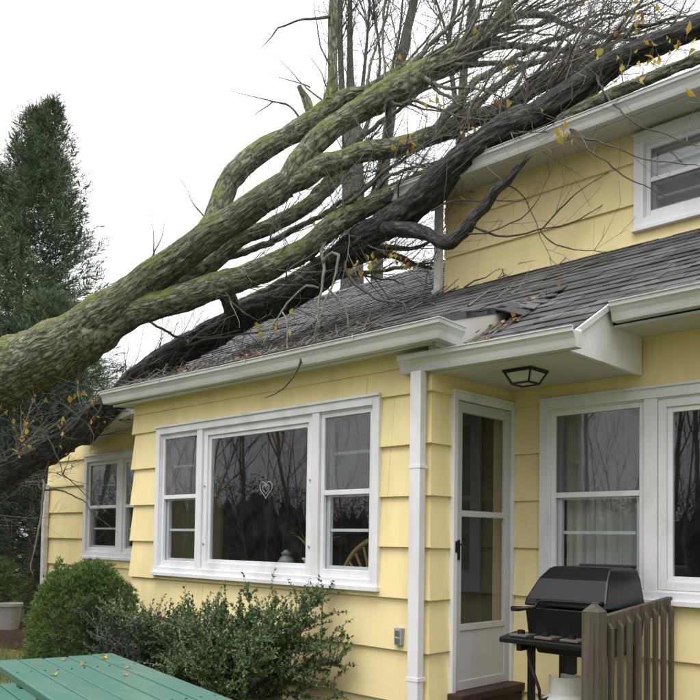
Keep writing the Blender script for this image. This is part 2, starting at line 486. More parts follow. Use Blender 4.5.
# ---------------------------------------------------------------- limbs of the fallen trees: (x, y, z, radius)
MOSSY_TRUNK = [(-12.9, -3.2, 0.0, 0.55), (-12.0, -2.85, 0.5, 0.47), (-10.2, -2.2, 1.55, 0.42), (-8.023, -1.365, 2.64, 0.42), (-6.771, -0.86, 2.991, 0.381), (-5.852, -0.538, 3.294, 0.343), (-5.24, -0.3, 3.486, 0.322), (-4.778, -0.071, 3.722, 0.273), (-4.365, 0.109, 3.98, 0.204), (-3.962, 0.28, 4.227, 0.169), (-3.538, 0.471, 4.486, 0.145), (-3.171, 0.676, 4.744, 0.138), (-2.895, 0.866, 4.933, 0.127), (-2.732, 1.017, 5.079, 0.127)]
MOSSY = [[(-3.579, 0.498, 4.556, 0.104), (-3.515, 0.687, 4.817, 0.111), (-3.507, 0.816, 5.167, 0.112), (-3.452, 0.928, 5.404, 0.107), (-3.356, 1.147, 5.67, 0.109), (-3.211, 1.418, 5.886, 0.104), (-3.08, 1.607, 6.069, 0.116), (-2.946, 1.796, 6.286, 0.1), (-2.876, 1.928, 6.404, 0.089), (-2.699, 2.098, 6.464, 0.078), (-2.578, 2.212, 6.544, 0.073), (-2.4, 2.377, 6.715, 0.061), (-2.214, 2.552, 6.853, 0.056)], [(-2.895, 0.866, 4.933, 0.112), (-2.747, 1.004, 5.068, 0.117), (-2.678, 1.127, 5.338, 0.113), (-2.579, 1.282, 5.57, 0.113), (-2.486, 1.433, 5.762, 0.109), (-2.393, 1.587, 5.894, 0.11), (-2.168, 1.863, 6.156, 0.131), (-2.033, 2.057, 6.303, 0.143), (-1.904, 2.245, 6.462, 0.127), (-1.765, 2.444, 6.6, 0.118), (-1.632, 2.636, 6.74, 0.107), (-1.551, 2.777, 6.902, 0.086), (-1.471, 2.847, 7.055, 0.07), (-1.391, 2.917, 7.219, 0.059), (-1.326, 2.97, 7.425, 0.049), (-1.244, 3.033, 7.772, 0.032)], [(-2.851, 0.908, 4.964, 0.102), (-2.732, 1.017, 5.079, 0.102), (-2.607, 1.135, 5.163, 0.097), (-2.481, 1.252, 5.277, 0.092), (-2.327, 1.399, 5.352, 0.092), (-2.165, 1.553, 5.436, 0.092), (-2.011, 1.701, 5.47, 0.087), (-1.85, 1.856, 5.514, 0.087), (-1.696, 2.003, 5.599, 0.087), (-1.534, 2.157, 5.673, 0.082), (-1.35, 2.262, 5.752, 0.076), (-1.146, 2.388, 5.821, 0.071), (-0.966, 2.49, 5.898, 0.065), (-0.787, 2.589, 6.003, 0.065), (-0.59, 2.708, 6.087, 0.059), (-0.429, 2.791, 6.169, 0.049), (-0.208, 2.996, 6.37, 0.029)], [(-5.072, -0.208, 3.511, 0.221), (-4.655, -0.018, 3.667, 0.196), (-4.36, 0.122, 3.829, 0.161), (-4.128, 0.247, 3.899, 0.144), (-3.898, 0.357, 3.944, 0.137), (-3.689, 0.488, 4.006, 0.137), (-3.489, 0.61, 4.068, 0.131), (-3.283, 0.737, 4.139, 0.13), (-3.087, 0.856, 4.199, 0.124), (-2.937, 0.97, 4.267, 0.129), (-2.833, 1.041, 4.324, 0.113), (-2.685, 1.154, 4.412, 0.108), (-2.484, 1.312, 4.603, 0.102), (-2.299, 1.456, 4.772, 0.092), (-2.116, 1.601, 4.879, 0.086), (-1.934, 1.731, 4.992, 0.076), (-1.763, 1.824, 5.074, 0.06), (-1.544, 2.029, 5.239, 0.04)], [(-4.343, 0.336, 4.069, 0.12), (-4.148, 0.587, 4.242, 0.11), (-3.91, 0.876, 4.495, 0.099), (-3.685, 1.151, 4.794, 0.089), (-3.514, 1.38, 4.94, 0.084), (-3.414, 1.541, 5.062, 0.079), (-3.272, 1.742, 5.21, 0.073), (-3.168, 1.904, 5.392, 0.068), (-3.063, 2.068, 5.587, 0.063), (-2.971, 2.214, 5.841, 0.046), (-2.837, 2.402, 6.098, 0.029)], [(-3.377, 0.72, 4.07, 0.084), (-3.534, 0.918, 4.029, 0.081), (-3.744, 1.134, 3.994, 0.072)], [(-2.922, 1.818, 6.331, 0.072), (-2.937, 1.858, 6.615, 0.05), (-3.011, 1.906, 7.01, 0.048), (-3.033, 1.936, 7.381, 0.045), (-3.05, 1.953, 8.097, 0.034)], [(-3.054, 1.625, 6.202, 0.044), (-3.084, 1.59, 6.334, 0.039), (-3.137, 1.53, 6.487, 0.022)]]
MOSSY_THIN = [[(-1.536, 2.794, 6.848, 0.049), (-1.257, 2.93, 6.782, 0.043), (-1.044, 3.001, 6.714, 0.042), (-0.813, 3.092, 6.625, 0.037), (-0.542, 3.223, 6.497, 0.026), (-0.312, 3.313, 6.391, 0.015)], [(-1.463, 2.853, 7.098, 0.043), (-1.26, 3.046, 7.178, 0.038), (-1.033, 3.2, 7.15, 0.038), (-0.909, 3.256, 7.055, 0.032), (-0.709, 3.319, 6.921, 0.032), (-0.511, 3.377, 6.798, 0.031), (-0.317, 3.432, 6.698, 0.026), (-0.126, 3.482, 6.639, 0.02), (0.057, 3.659, 6.663, 0.01)], [(-1.564, 2.833, 6.922, 0.027), (-1.396, 3.063, 6.99, 0.022), (-1.246, 3.204, 7.102, 0.019), (-1.092, 3.487, 7.246, 0.017)], [(-1.492, 2.898, 7.032, 0.027), (-1.316, 3.136, 7.101, 0.027), (-1.143, 3.302, 7.159, 0.022), (-0.946, 3.488, 7.294, 0.022), (-0.819, 3.739, 7.528, 0.017)], [(-1.926, 2.157, 6.39, 0.032), (-1.654, 2.154, 6.176, 0.023), (-1.381, 2.147, 6.047, 0.02), (-1.108, 2.141, 5.92, 0.017), (-0.851, 2.122, 5.717, 0.014)], [(-1.866, 2.217, 6.37, 0.026), (-1.655, 2.156, 6.114, 0.021), (-1.44, 2.095, 5.936, 0.02), (-1.202, 2.059, 5.712, 0.015)], [(-2.272, 2.434, 6.689, 0.044), (-2.151, 2.477, 6.772, 0.039), (-2.015, 2.603, 6.918, 0.036), (-1.895, 2.716, 6.987, 0.033), (-1.775, 2.829, 7.089, 0.033), (-1.708, 2.881, 7.344, 0.028), (-1.532, 3.047, 7.447, 0.022), (-1.294, 3.276, 7.529, 0.017)], [(-1.167, 3.28, 7.125, 0.027), (-1.008, 3.426, 7.303, 0.027), (-0.931, 3.634, 7.459, 0.022), (-0.739, 3.814, 7.596, 0.017)], [(-0.784, 3.243, 6.961, 0.016), (-0.723, 3.301, 6.994, 0.016), (-0.555, 3.461, 7.072, 0.016), (-0.359, 3.653, 7.065, 0.013), (-0.176, 3.827, 7.143, 0.011)], [(-2.121, 1.842, 6.098, 0.037), (-2.07, 1.896, 6.026, 0.026), (-1.846, 1.906, 5.99, 0.021), (-1.6, 1.943, 5.872, 0.02), (-1.281, 1.986, 5.642, 0.015)], [(-2.12, 1.839, 6.182, 0.037), (-2.175, 1.938, 5.91, 0.037), (-2.261, 2.008, 5.651, 0.037), (-2.385, 2.037, 5.46, 0.032), (-2.518, 2.058, 5.242, 0.027), (-2.661, 2.072, 4.962, 0.017)], [(-2.365, 2.087, 7.603, 0.016), (-2.33, 2.01, 7.016, 0.016), (-2.231, 1.928, 6.423, 0.019), (-2.121, 1.843, 6.077, 0.021)], [(-3.134, 1.55, 6.134, 0.018), (-3.18, 1.501, 6.21, 0.015), (-3.251, 1.429, 6.286, 0.013), (-3.353, 1.328, 6.306, 0.011), (-3.51, 1.171, 6.369, 0.008), (-3.668, 1.015, 6.421, 0.006)], [(-3.353, 1.328, 6.306, 0.008), (-3.434, 1.254, 6.216, 0.007), (-3.53, 1.165, 6.115, 0.005)], [(-3.013, 1.884, 7.394, 0.019), (-3.119, 1.782, 7.369, 0.017), (-3.24, 1.665, 7.344, 0.016), (-3.346, 1.564, 7.296, 0.014), (-3.444, 1.471, 7.238, 0.014), (-3.527, 1.398, 7.101, 0.01), (-3.61, 1.323, 6.986, 0.006)], [(-2.959, 1.829, 6.782, 0.012), (-3.02, 1.759, 6.971, 0.011), (-3.056, 1.711, 7.227, 0.01), (-3.084, 1.67, 7.505, 0.008)], [(-2.993, 1.747, 6.363, 0.011), (-3.102, 1.633, 6.494, 0.01), (-3.227, 1.503, 6.669, 0.008), (-3.344, 1.38, 6.844, 0.006)], [(-3.086, 1.649, 6.494, 0.008), (-3.213, 1.522, 6.558, 0.007), (-3.442, 1.294, 6.654, 0.004)], [(-2.994, 1.806, 6.547, 0.009), (-3.071, 1.719, 6.78, 0.007), (-3.14, 1.643, 6.946, 0.006)], [(-3.974, 0.258, 4.428, 0.008), (-3.934, 0.29, 4.576, 0.007), (-3.902, 0.315, 4.703, 0.006), (-3.877, 0.331, 4.852, 0.005)], [(-3.958, 0.272, 4.46, 0.007), (-3.97, 0.249, 4.67, 0.006), (-3.975, 0.234, 4.881, 0.004)], [(-3.619, 0.723, 4.855, 0.011), (-3.693, 0.644, 4.981, 0.009), (-3.754, 0.581, 5.055, 0.007), (-3.79, 0.539, 5.193, 0.005), (-3.901, 0.418, 5.447, 0.004)], [(-2.419, 1.349, 4.576, 0.02), (-2.444, 1.264, 4.394, 0.02), (-2.396, 1.25, 4.216, 0.02), (-2.349, 1.169, 3.964, 0.018), (-2.302, 1.089, 3.677, 0.015), (-2.29, 1.044, 3.42, 0.01)], [(-2.402, 1.241, 4.276, 0.015), (-2.293, 1.273, 4.361, 0.017), (-2.215, 1.281, 4.324, 0.017), (-2.196, 1.237, 4.168, 0.016), (-2.213, 1.162, 3.954, 0.015), (-2.237, 1.081, 3.723, 0.013), (-2.239, 1.02, 3.514, 0.01)], [(-2.256, 1.19, 3.95, 0.013), (-2.096, 1.214, 3.804, 0.012), (-2.021, 1.225, 3.635, 0.011), (-2.002, 1.181, 3.506, 0.008)], [(-2.37, 1.147, 3.983, 0.013), (-2.455, 1.063, 4.001, 0.013), (-2.557, 0.97, 3.88, 0.012), (-2.592, 0.873, 3.725, 0.012), (-2.613, 0.791, 3.583, 0.011), (-2.623, 0.652, 3.361, 0.007)], [(-2.592, 0.873, 3.725, 0.01), (-2.476, 0.853, 3.601, 0.01), (-2.343, 0.717, 3.329, 0.008), (-2.105, 0.61, 3.133, 0.006)], [(-2.655, 1.823, 4.483, 0.065), (-2.434, 1.965, 4.534, 0.064), (-2.262, 2.063, 4.541, 0.059), (-2.031, 2.155, 4.425, 0.053), (-1.804, 2.242, 4.332, 0.037)], [(-2.575, 1.893, 4.636, 0.049), (-2.284, 2.038, 4.615, 0.043), (-2.014, 2.164, 4.573, 0.037), (-1.724, 2.302, 4.667, 0.021)]]
FAN = [[(-4.114, 1.529, 4.241, 0.053), (-3.528, 1.943, 4.596, 0.053), (-3.036, 2.266, 4.941, 0.052), (-2.555, 2.587, 5.118, 0.046), (-2.122, 2.86, 5.301, 0.034)], [(-3.936, 1.835, 4.394, 0.042), (-3.195, 2.271, 4.544, 0.041), (-2.579, 2.453, 4.547, 0.034), (-1.973, 2.625, 4.532, 0.027)], [(-4.27, 0.538, 4.234, 0.05), (-4.115, 0.952, 4.572, 0.045), (-3.786, 1.403, 4.773, 0.046), (-3.447, 1.858, 5.071, 0.046), (-3.097, 2.318, 5.49, 0.041), (-2.824, 2.705, 5.869, 0.029), (-2.566, 2.94, 6.204, 0.018)], [(-3.197, 1.808, 5.358, 0.045), (-3.042, 2.013, 5.678, 0.045), (-2.868, 2.234, 6.047, 0.04), (-2.642, 2.575, 6.425, 0.035), (-2.348, 2.848, 6.708, 0.029), (-2.015, 3.164, 6.876, 0.017)], [(-1.659, 2.038, 5.62, 0.051), (-1.546, 2.269, 5.982, 0.046), (-1.415, 2.52, 6.3, 0.042), (-1.09, 2.958, 6.681, 0.037), (-0.556, 3.464, 6.987, 0.026), (-0.023, 3.971, 7.251, 0.021)], [(-1.409, 2.207, 5.721, 0.046), (-1.229, 2.434, 6.066, 0.041), (-1.007, 2.64, 6.295, 0.036), (-0.602, 3.022, 6.548, 0.031), (-0.125, 3.478, 6.741, 0.02), (0.388, 3.973, 6.853, 0.015)], [(-1.039, 2.422, 5.846, 0.04), (-0.793, 2.579, 6.082, 0.035), (-0.613, 2.747, 6.245, 0.03), (-0.207, 2.994, 6.429, 0.025), (0.217, 3.4, 6.595, 0.015)], [(-2.14, 1.956, 6.238, 0.048), (-2.088, 2.264, 6.675, 0.038), (-1.983, 2.491, 6.978, 0.033), (-1.835, 2.758, 7.331, 0.028), (-1.655, 2.915, 7.688, 0.022)], [(-1.919, 2.231, 6.451, 0.048), (-1.66, 2.411, 6.501, 0.037), (-1.395, 2.668, 6.548, 0.032), (-0.964, 2.951, 6.497, 0.026), (-0.466, 3.291, 6.612, 0.021), (-0.126, 3.483, 6.618, 0.013)], [(-1.788, 2.421, 6.6, 0.043), (-1.669, 2.793, 7.072, 0.033), (-1.438, 3.141, 7.427, 0.028), (-1.211, 3.345, 7.741, 0.017)], [(-2.393, 1.587, 5.884, 0.037), (-2.472, 1.907, 6.322, 0.027), (-2.555, 2.083, 6.786, 0.022), (-2.52, 2.234, 7.226, 0.017), (-2.448, 2.278, 7.741, 0.011)], [(-2.676, 1.172, 4.498, 0.031), (-2.67, 1.394, 4.377, 0.026), (-2.632, 1.712, 4.341, 0.021), (-2.456, 2.024, 4.336, 0.019), (-2.145, 2.194, 4.223, 0.013)], [(-2.181, 1.566, 4.866, 0.031), (-1.95, 1.64, 5.09, 0.025), (-1.682, 1.756, 5.209, 0.02), (-1.35, 1.939, 5.228, 0.017), (-1.079, 2.057, 5.38, 0.012)]]
DARK_TRUNK = [(-12.1, -2.6, 0.0, 0.3), (-11.2, -2.1, 0.4, 0.25), (-9.2, -1.2, 1.2, 0.2), (-7.242, -0.423, 1.848, 0.171), (-6.623, -0.186, 2.18, 0.16), (-5.59, 0.17, 2.633, 0.153), (-5.048, 0.402, 2.985, 0.15), (-4.71, 0.644, 3.327, 0.144), (-4.376, 0.886, 3.62, 0.137), (-3.818, 1.206, 3.92, 0.135), (-3.418, 1.406, 4.069, 0.133), (-3.089, 1.554, 4.182, 0.131), (-2.763, 1.586, 4.317, 0.128), (-2.444, 1.609, 4.485, 0.131), (-2.134, 1.626, 4.602, 0.127), (-1.846, 1.652, 4.668, 0.125), (-1.423, 1.678, 4.827, 0.13), (-1.049, 1.684, 5.024, 0.121), (-0.605, 1.76, 5.194, 0.113), (-0.221, 1.851, 5.274, 0.114), (0.057, 1.906, 5.397, 0.112), (0.275, 1.946, 5.494, 0.097), (0.46, 1.985, 5.538, 0.079), (0.627, 2.034, 5.567, 0.078), (0.845, 2.104, 5.631, 0.081), (1.265, 2.231, 5.694, 0.071), (1.665, 2.336, 5.798, 0.053)]
DARK = [[(-1.952, 1.592, 4.628, 0.075), (-1.694, 1.57, 4.524, 0.068), (-1.487, 1.566, 4.45, 0.062), (-1.303, 1.582, 4.369, 0.061), (-1.18, 1.594, 4.285, 0.065), (-1.083, 1.62, 4.259, 0.06), (-0.999, 1.629, 4.306, 0.051), (-0.923, 1.632, 4.343, 0.048), (-0.84, 1.639, 4.434, 0.041), (-0.731, 1.671, 4.515, 0.038), (-0.65, 1.675, 4.621, 0.036), (-0.53, 1.717, 4.708, 0.029), (-0.425, 1.745, 4.811, 0.022)], [(-0.065, 1.802, 5.111, 0.043), (0.133, 1.784, 5.128, 0.042), (0.302, 1.808, 5.161, 0.041), (0.672, 1.75, 5.145, 0.04), (1.149, 1.726, 5.141, 0.034), (1.435, 1.726, 5.134, 0.029)]]
DARK_THIN = [[(-0.052, 1.813, 5.128, 0.014), (0.233, 1.619, 4.794, 0.011), (0.408, 1.522, 4.57, 0.01), (0.588, 1.566, 4.393, 0.009), (0.742, 1.654, 4.257, 0.008), (0.863, 1.776, 4.174, 0.006)], [(-0.052, 1.813, 5.128, 0.011), (0.204, 1.657, 4.852, 0.009), (0.512, 1.551, 4.618, 0.009), (0.767, 1.598, 4.457, 0.008), (1.137, 1.756, 4.317, 0.006)], [(0.21, 1.913, 5.462, 0.013), (0.339, 1.77, 5.216, 0.011), (0.499, 1.659, 4.995, 0.01), (0.672, 1.559, 4.773, 0.009), (0.846, 1.597, 4.632, 0.008), (1.178, 1.65, 4.433, 0.006)], [(-0.879, 1.632, 4.368, 0.015), (-0.617, 1.727, 4.227, 0.011), (-0.461, 1.809, 4.229, 0.01), (-0.307, 1.889, 4.248, 0.009), (-0.041, 2.007, 4.284, 0.008), (0.147, 2.114, 4.398, 0.006), (0.37, 2.254, 4.553, 0.004)], [(-0.307, 1.889, 4.248, 0.008), (-0.178, 1.938, 4.389, 0.007), (-0.037, 1.998, 4.519, 0.007), (0.151, 2.105, 4.657, 0.004)], [(-0.868, 1.62, 4.27, 0.009), (-0.629, 1.712, 4.299, 0.007), (-0.459, 1.804, 4.371, 0.007), (-0.335, 1.849, 4.486, 0.006), (-0.269, 1.905, 4.647, 0.005), (-0.216, 1.949, 4.798, 0.004)], [(-0.307, 1.889, 4.239, 0.007), (-0.156, 1.904, 4.099, 0.007), (0.042, 1.962, 4.005, 0.006), (0.219, 2.066, 3.99, 0.004)], [(-0.609, 1.709, 4.729, 0.007), (-0.483, 1.839, 4.597, 0.006), (-0.409, 1.92, 4.42, 0.005), (-0.235, 1.973, 3.958, 0.004)], [(-1.343, 1.627, 4.633, 0.009), (-1.048, 1.704, 4.67, 0.008), (-0.79, 1.817, 4.623, 0.007), (-0.473, 1.989, 4.578, 0.005)], [(-2.467, 1.588, 4.443, 0.021), (-2.21, 1.436, 4.139, 0.018), (-2.078, 1.432, 3.989, 0.017), (-1.844, 1.459, 3.828, 0.016), (-1.639, 1.521, 3.783, 0.014), (-1.448, 1.635, 3.848, 0.013), (-1.396, 1.674, 4.069, 0.012), (-1.332, 1.726, 4.281, 0.01)], [(-1.639, 1.521, 3.783, 0.01), (-1.566, 1.525, 3.74, 0.009), (-1.43, 1.456, 3.567, 0.007)], [(-1.146, -0.057, 3.041, 0.01), (-1.034, -0.26, 2.856, 0.013), (-1.048, -0.296, 2.739, 0.012), (-1.124, -0.336, 2.621, 0.011), (-1.206, -0.373, 2.58, 0.01), (-1.299, -0.393, 2.565, 0.007)], [(-2.562, 1.341, 4.735, 0.023), (-2.105, 1.427, 4.934, 0.02), (-1.816, 1.491, 5.101, 0.02), (-1.413, 1.597, 5.255, 0.016), (-1.057, 1.659, 5.36, 0.013), (-0.843, 1.721, 5.505, 0.009)], [(-1.074, 1.654, 5.136, 0.021), (-0.979, 1.601, 5.254, 0.016), (-0.867, 1.63, 5.459, 0.014), (-0.765, 1.717, 5.699, 0.013), (-0.604, 1.861, 5.976, 0.012), (-0.476, 2.043, 6.221, 0.009), (-0.301, 2.2, 6.483, 0.006)], [(-0.42, 1.796, 5.28, 0.013), (-0.378, 1.761, 5.395, 0.012), (-0.376, 1.755, 5.563, 0.011), (-0.404, 1.716, 5.783, 0.009), (-0.472, 1.77, 6.165, 0.005)], [(-0.376, 1.755, 5.563, 0.01), (-0.254, 1.869, 5.663, 0.009), (-0.125, 1.987, 5.798, 0.007), (-0.028, 2.074, 5.95, 0.004)], [(-0.592, 1.771, 5.221, 0.012), (-0.398, 1.62, 5.035, 0.01), (-0.197, 1.54, 4.962, 0.008), (-0.076, 1.659, 4.956, 0.006)], [(0.435, 1.981, 5.692, 0.017), (0.479, 2.018, 5.793, 0.017), (0.623, 2.156, 5.846, 0.017), (0.815, 2.341, 5.891, 0.013), (1.008, 2.525, 5.97, 0.008)], [(0.799, 2.057, 5.671, 0.012), (0.848, 2.098, 5.802, 0.011), (0.908, 2.149, 5.94, 0.008)], [(-6.039, 0.291, 2.654, 0.025), (-5.764, 0.017, 2.311, 0.018), (-5.738, -0.083, 2.033, 0.015), (-5.365, 0.003, 1.991, 0.014), (-5.016, 0.07, 1.872, 0.011), (-4.846, 0.103, 1.737, 0.009), (-4.553, 0.26, 1.52, 0.005)], [(-5.712, -0.062, 2.127, 0.018), (-5.609, -0.095, 1.994, 0.017), (-5.569, -0.169, 1.462, 0.015), (-5.631, -0.213, 1.142, 0.014), (-5.609, -0.184, 0.994, 0.009)], [(-5.749, 0.143, 2.857, 0.018), (-5.678, -0.058, 2.687, 0.014), (-5.439, -0.095, 2.503, 0.013), (-5.296, -0.088, 2.358, 0.011), (-5.164, -0.089, 2.16, 0.008)], [(-5.271, 0.459, 3.087, 0.015), (-5.127, 0.312, 3.226, 0.013), (-5.091, 0.203, 3.32, 0.01)], [(-5.068, 0.508, 3.259, 0.023), (-4.965, 0.208, 2.884, 0.017), (-4.863, 0.037, 2.72, 0.012), (-4.925, -0.027, 2.785, 0.008)], [(-4.458, 0.807, 3.596, 0.023), (-3.963, 0.868, 3.643, 0.019), (-3.484, 0.916, 3.641, 0.016), (-3.084, 1.027, 3.649, 0.014), (-2.651, 1.167, 3.695, 0.01)], [(-4.529, 0.582, 3.909, 0.019), (-4.074, 0.617, 3.692, 0.016), (-3.758, 0.789, 3.64, 0.014), (-3.327, 0.927, 3.681, 0.011)]]
BG_TREES = [[[(-9.071, 8.601, 1.02, 0.376), (-8.984, 8.393, 6.764, 0.365), (-8.936, 8.328, 8.973, 0.343), (-8.932, 8.265, 10.298, 0.31), (-8.936, 8.221, 11.071, 0.177), (-8.937, 8.17, 12.065, 0.099), (-8.917, 8.122, 13.39, 0.077), (-8.89, 8.058, 15.158, 0.044)], [(-8.932, 8.265, 10.298, 0.177), (-9.061, 8.094, 11.179, 0.099), (-9.088, 8.0, 12.504, 0.088), (-9.072, 7.96, 13.608, 0.077), (-9.08, 7.873, 15.154, 0.044)], [(-8.897, 8.288, 10.52, 0.111), (-8.757, 8.379, 11.406, 0.066), (-8.661, 8.416, 12.512, 0.044), (-8.578, 8.43, 13.839, 0.033), (-8.53, 8.421, 14.944, 0.022)], [(-8.872, 8.335, 10.079, 0.088), (-8.605, 8.55, 10.967, 0.055), (-8.462, 8.633, 12.075, 0.044), (-8.54, 8.5, 13.177, 0.033), (-8.555, 8.43, 14.281, 0.022)]], [[(-10.113, 10.382, 0.974, 0.197), (-9.947, 10.22, 7.357, 0.184), (-9.823, 10.216, 9.814, 0.172), (-9.614, 10.308, 12.026, 0.16), (-9.458, 10.41, 13.011, 0.147), (-9.322, 10.498, 13.873, 0.135), (-9.188, 10.592, 14.611, 0.123), (-9.048, 10.672, 15.718, 0.086)], [(-9.439, 10.423, 13.109, 0.061), (-9.293, 10.546, 13.505, 0.049), (-9.229, 10.571, 14.243, 0.037), (-9.158, 10.578, 15.471, 0.025)], [(-9.612, 10.304, 12.149, 0.061), (-9.581, 10.29, 13.008, 0.049), (-9.426, 10.391, 13.993, 0.037), (-9.337, 10.415, 15.222, 0.025)]], [[(-9.847, 13.439, 0.954, 0.189), (-9.683, 13.174, 9.325, 0.162), (-9.573, 13.103, 12.836, 0.149), (-9.448, 13.129, 14.728, 0.122), (-9.292, 13.212, 16.081, 0.108), (-9.132, 13.286, 17.704, 0.081)], [(-9.596, 13.094, 12.566, 0.095), (-9.746, 12.866, 14.182, 0.081), (-9.772, 12.799, 14.992, 0.074), (-9.621, 12.892, 16.074, 0.068), (-9.485, 12.956, 17.427, 0.041)], [(-9.757, 12.827, 14.722, 0.047), (-9.863, 12.69, 15.395, 0.041), (-10.008, 12.514, 16.067, 0.034), (-10.15, 12.334, 16.873, 0.027)]]]
LEAF_SPOTS = [(-5.659, -0.311, 2.51, 5), (-5.702, -0.346, 2.395, 3), (-5.029, -0.125, 2.705, 3), (-5.108, 0.059, 3.073, 4), (-5.3, 0.014, 3.031, 3), (-5.01, -0.089, 2.374, 2), (-5.07, -0.159, 2.583, 1), (-4.996, -0.069, 2.231, 1), (-5.736, -0.264, 2.868, 3), (-5.859, -0.386, 2.911, 1), (-4.966, 0.211, 2.816, 2), (-5.08, 0.365, 3.1, 2), (-5.372, -0.395, 3.054, 2), (-5.556, -0.493, 3.142, 2), (-4.836, 0.062, 2.431, 2), (-5.225, -0.41, 2.97, 2), (-4.857, 0.239, 3.158, 2), (-4.86, 0.06, 2.973, 2), (-5.615, -0.455, 2.59, 2), (-5.306, -0.484, 2.687, 2), (-5.693, -0.527, 2.891, 2), (-4.862, 0.131, 2.683, 2), (-5.171, -0.248, 2.997, 1), (-5.747, -0.41, 2.744, 3), (-5.08, 0.046, 3.042, 1), (-5.313, -0.202, 2.979, 2), (-1.691, 1.464, 5.28, 3), (-1.487, 1.521, 5.321, 3), (-1.462, 1.552, 5.207, 3), (-1.516, 1.886, 5.849, 4), (-2.06, 2.019, 6.524, 2), (-1.427, 1.838, 5.737, 2), (-1.577, 2.613, 6.882, 3), (-0.611, 1.792, 5.81, 2), (-0.18, 1.685, 5.177, 1), (-0.841, 1.597, 5.242, 3), (-0.649, 1.773, 5.455, 3), (0.084, 1.61, 4.866, 8), (0.324, 1.746, 5.421, 2), (0.458, 1.862, 5.712, 2), (0.583, 1.979, 5.813, 3), (0.708, 1.906, 5.517, 3), (0.912, 1.902, 5.388, 6), (0.809, 1.807, 5.284, 6), (0.748, 1.62, 5.045, 2), (0.548, 1.695, 5.227, 3), (0.652, 1.793, 5.301, 4), (1.172, 1.629, 4.742, 2), (-0.582, 3.294, 7.089, 3), (0.656, 2.044, 5.929, 2), (0.523, 1.924, 5.746, 3), (0.561, 1.704, 5.299, 2), (-1.894, 1.59, 4.41, 4), (-1.745, 1.604, 4.258, 6), (-1.57, 1.642, 4.1, 3), (-1.632, 1.58, 4.128, 4), (-2.143, 1.496, 4.231, 7), (-2.195, 1.449, 4.15, 4), (-2.448, 1.179, 4.607, 2), (-2.78, 1.424, 4.431, 5), (-2.641, 1.035, 3.748, 4), (-3.121, 0.99, 3.658, 4), (-2.864, 1.345, 4.366, 5), (-2.931, 0.903, 3.527, 3), (-2.737, 0.949, 3.585, 3), (-0.684, 1.793, 4.401, 1), (-3.913, 0.639, 3.615, 2), (-2.027, 1.606, 4.284, 5)]

# ================================================================ the setting: ground
g = MB().quad((-300,-300,GZ), (300,-300,GZ), (300,300,GZ), (-300,300,GZ)).build('ground', M['ground'])
tag(g, 'lawn and bare soil around the house', 'ground', kind='structure')
mb = MB()
NX, NY = 70, 16
for i in range(NX):
    for j in range(NY):
        pass
def mulch_z(x, y, e): return GZ + .004 + (.05 * (noise.noise(Vector((x*2.2, y*2.2, 0))) + .5) if e else 0)
xs = [-10.5 + 10.4 * i / NX for i in range(NX + 1)]
for j in range(NY + 1):
    for i, x in enumerate(xs):
        t = j / NY
        front = -1.25 if x > -3.9 else -.15
        front += .25 * noise.noise(Vector((x * .9, 3, 0)))
        y = front + t * ((1.2 if x < -3.9 else .2) - front)
        e = 0 < i < NX and 0 < j
        mb.v.append((x, y, mulch_z(x, y, e)))
for j in range(NY):
    for i in range(NX):
        a = j * (NX + 1) + i
        mb.f.append((a, a + 1, a + NX + 2, a + NX + 1))
tag(mb.build('mulch_bed', M['mulch'], smooth=True), 'dark brown mulch along the house wall', 'mulch', kind='structure')

# ================================================================ the house
HOUSE = thing('house', 'yellow lap-sided house with dark shingle roof, white windows and gutters', 'house', (-1.8, 3.0, GZ))
YW = 0.98                                    # plane of the main ground-floor wall; the bump-out stands at y = 0
YU = 2.15                                    # plane of the upper-storey wall
XL, XR = -7.75, 4.4                          # ends of the house
XA = -3.78                                   # left end of the bump-out
EXPO = .356
COURSES = [.02 + EXPO * k for k in range(9)]
COURSES_UP = [3.63 + EXPO * k for k in range(5)]

def cells(s0, s1, z0, z1, openings):
    ss = sorted({s0, s1, *[min(max(q, s0), s1) for o in openings for q in o[:2]]})
    zs = sorted({z0, z1, *[min(max(q, z0), z1) for o in openings for q in o[2:]]})
    out = []
    for a, b in zip(ss, ss[1:]):
        run = None
        for c, d in zip(zs, zs[1:]):
            mx, mz = (a + b) / 2, (c + d) / 2
            if any(o[0] < mx < o[1] and o[2] < mz < o[3] for o in openings):
                if run: out.append((a, b, *run)); run = None
            else:
                run = (run[0], d) if run else (c, d)
        if run: out.append((a, b, *run))
    return out

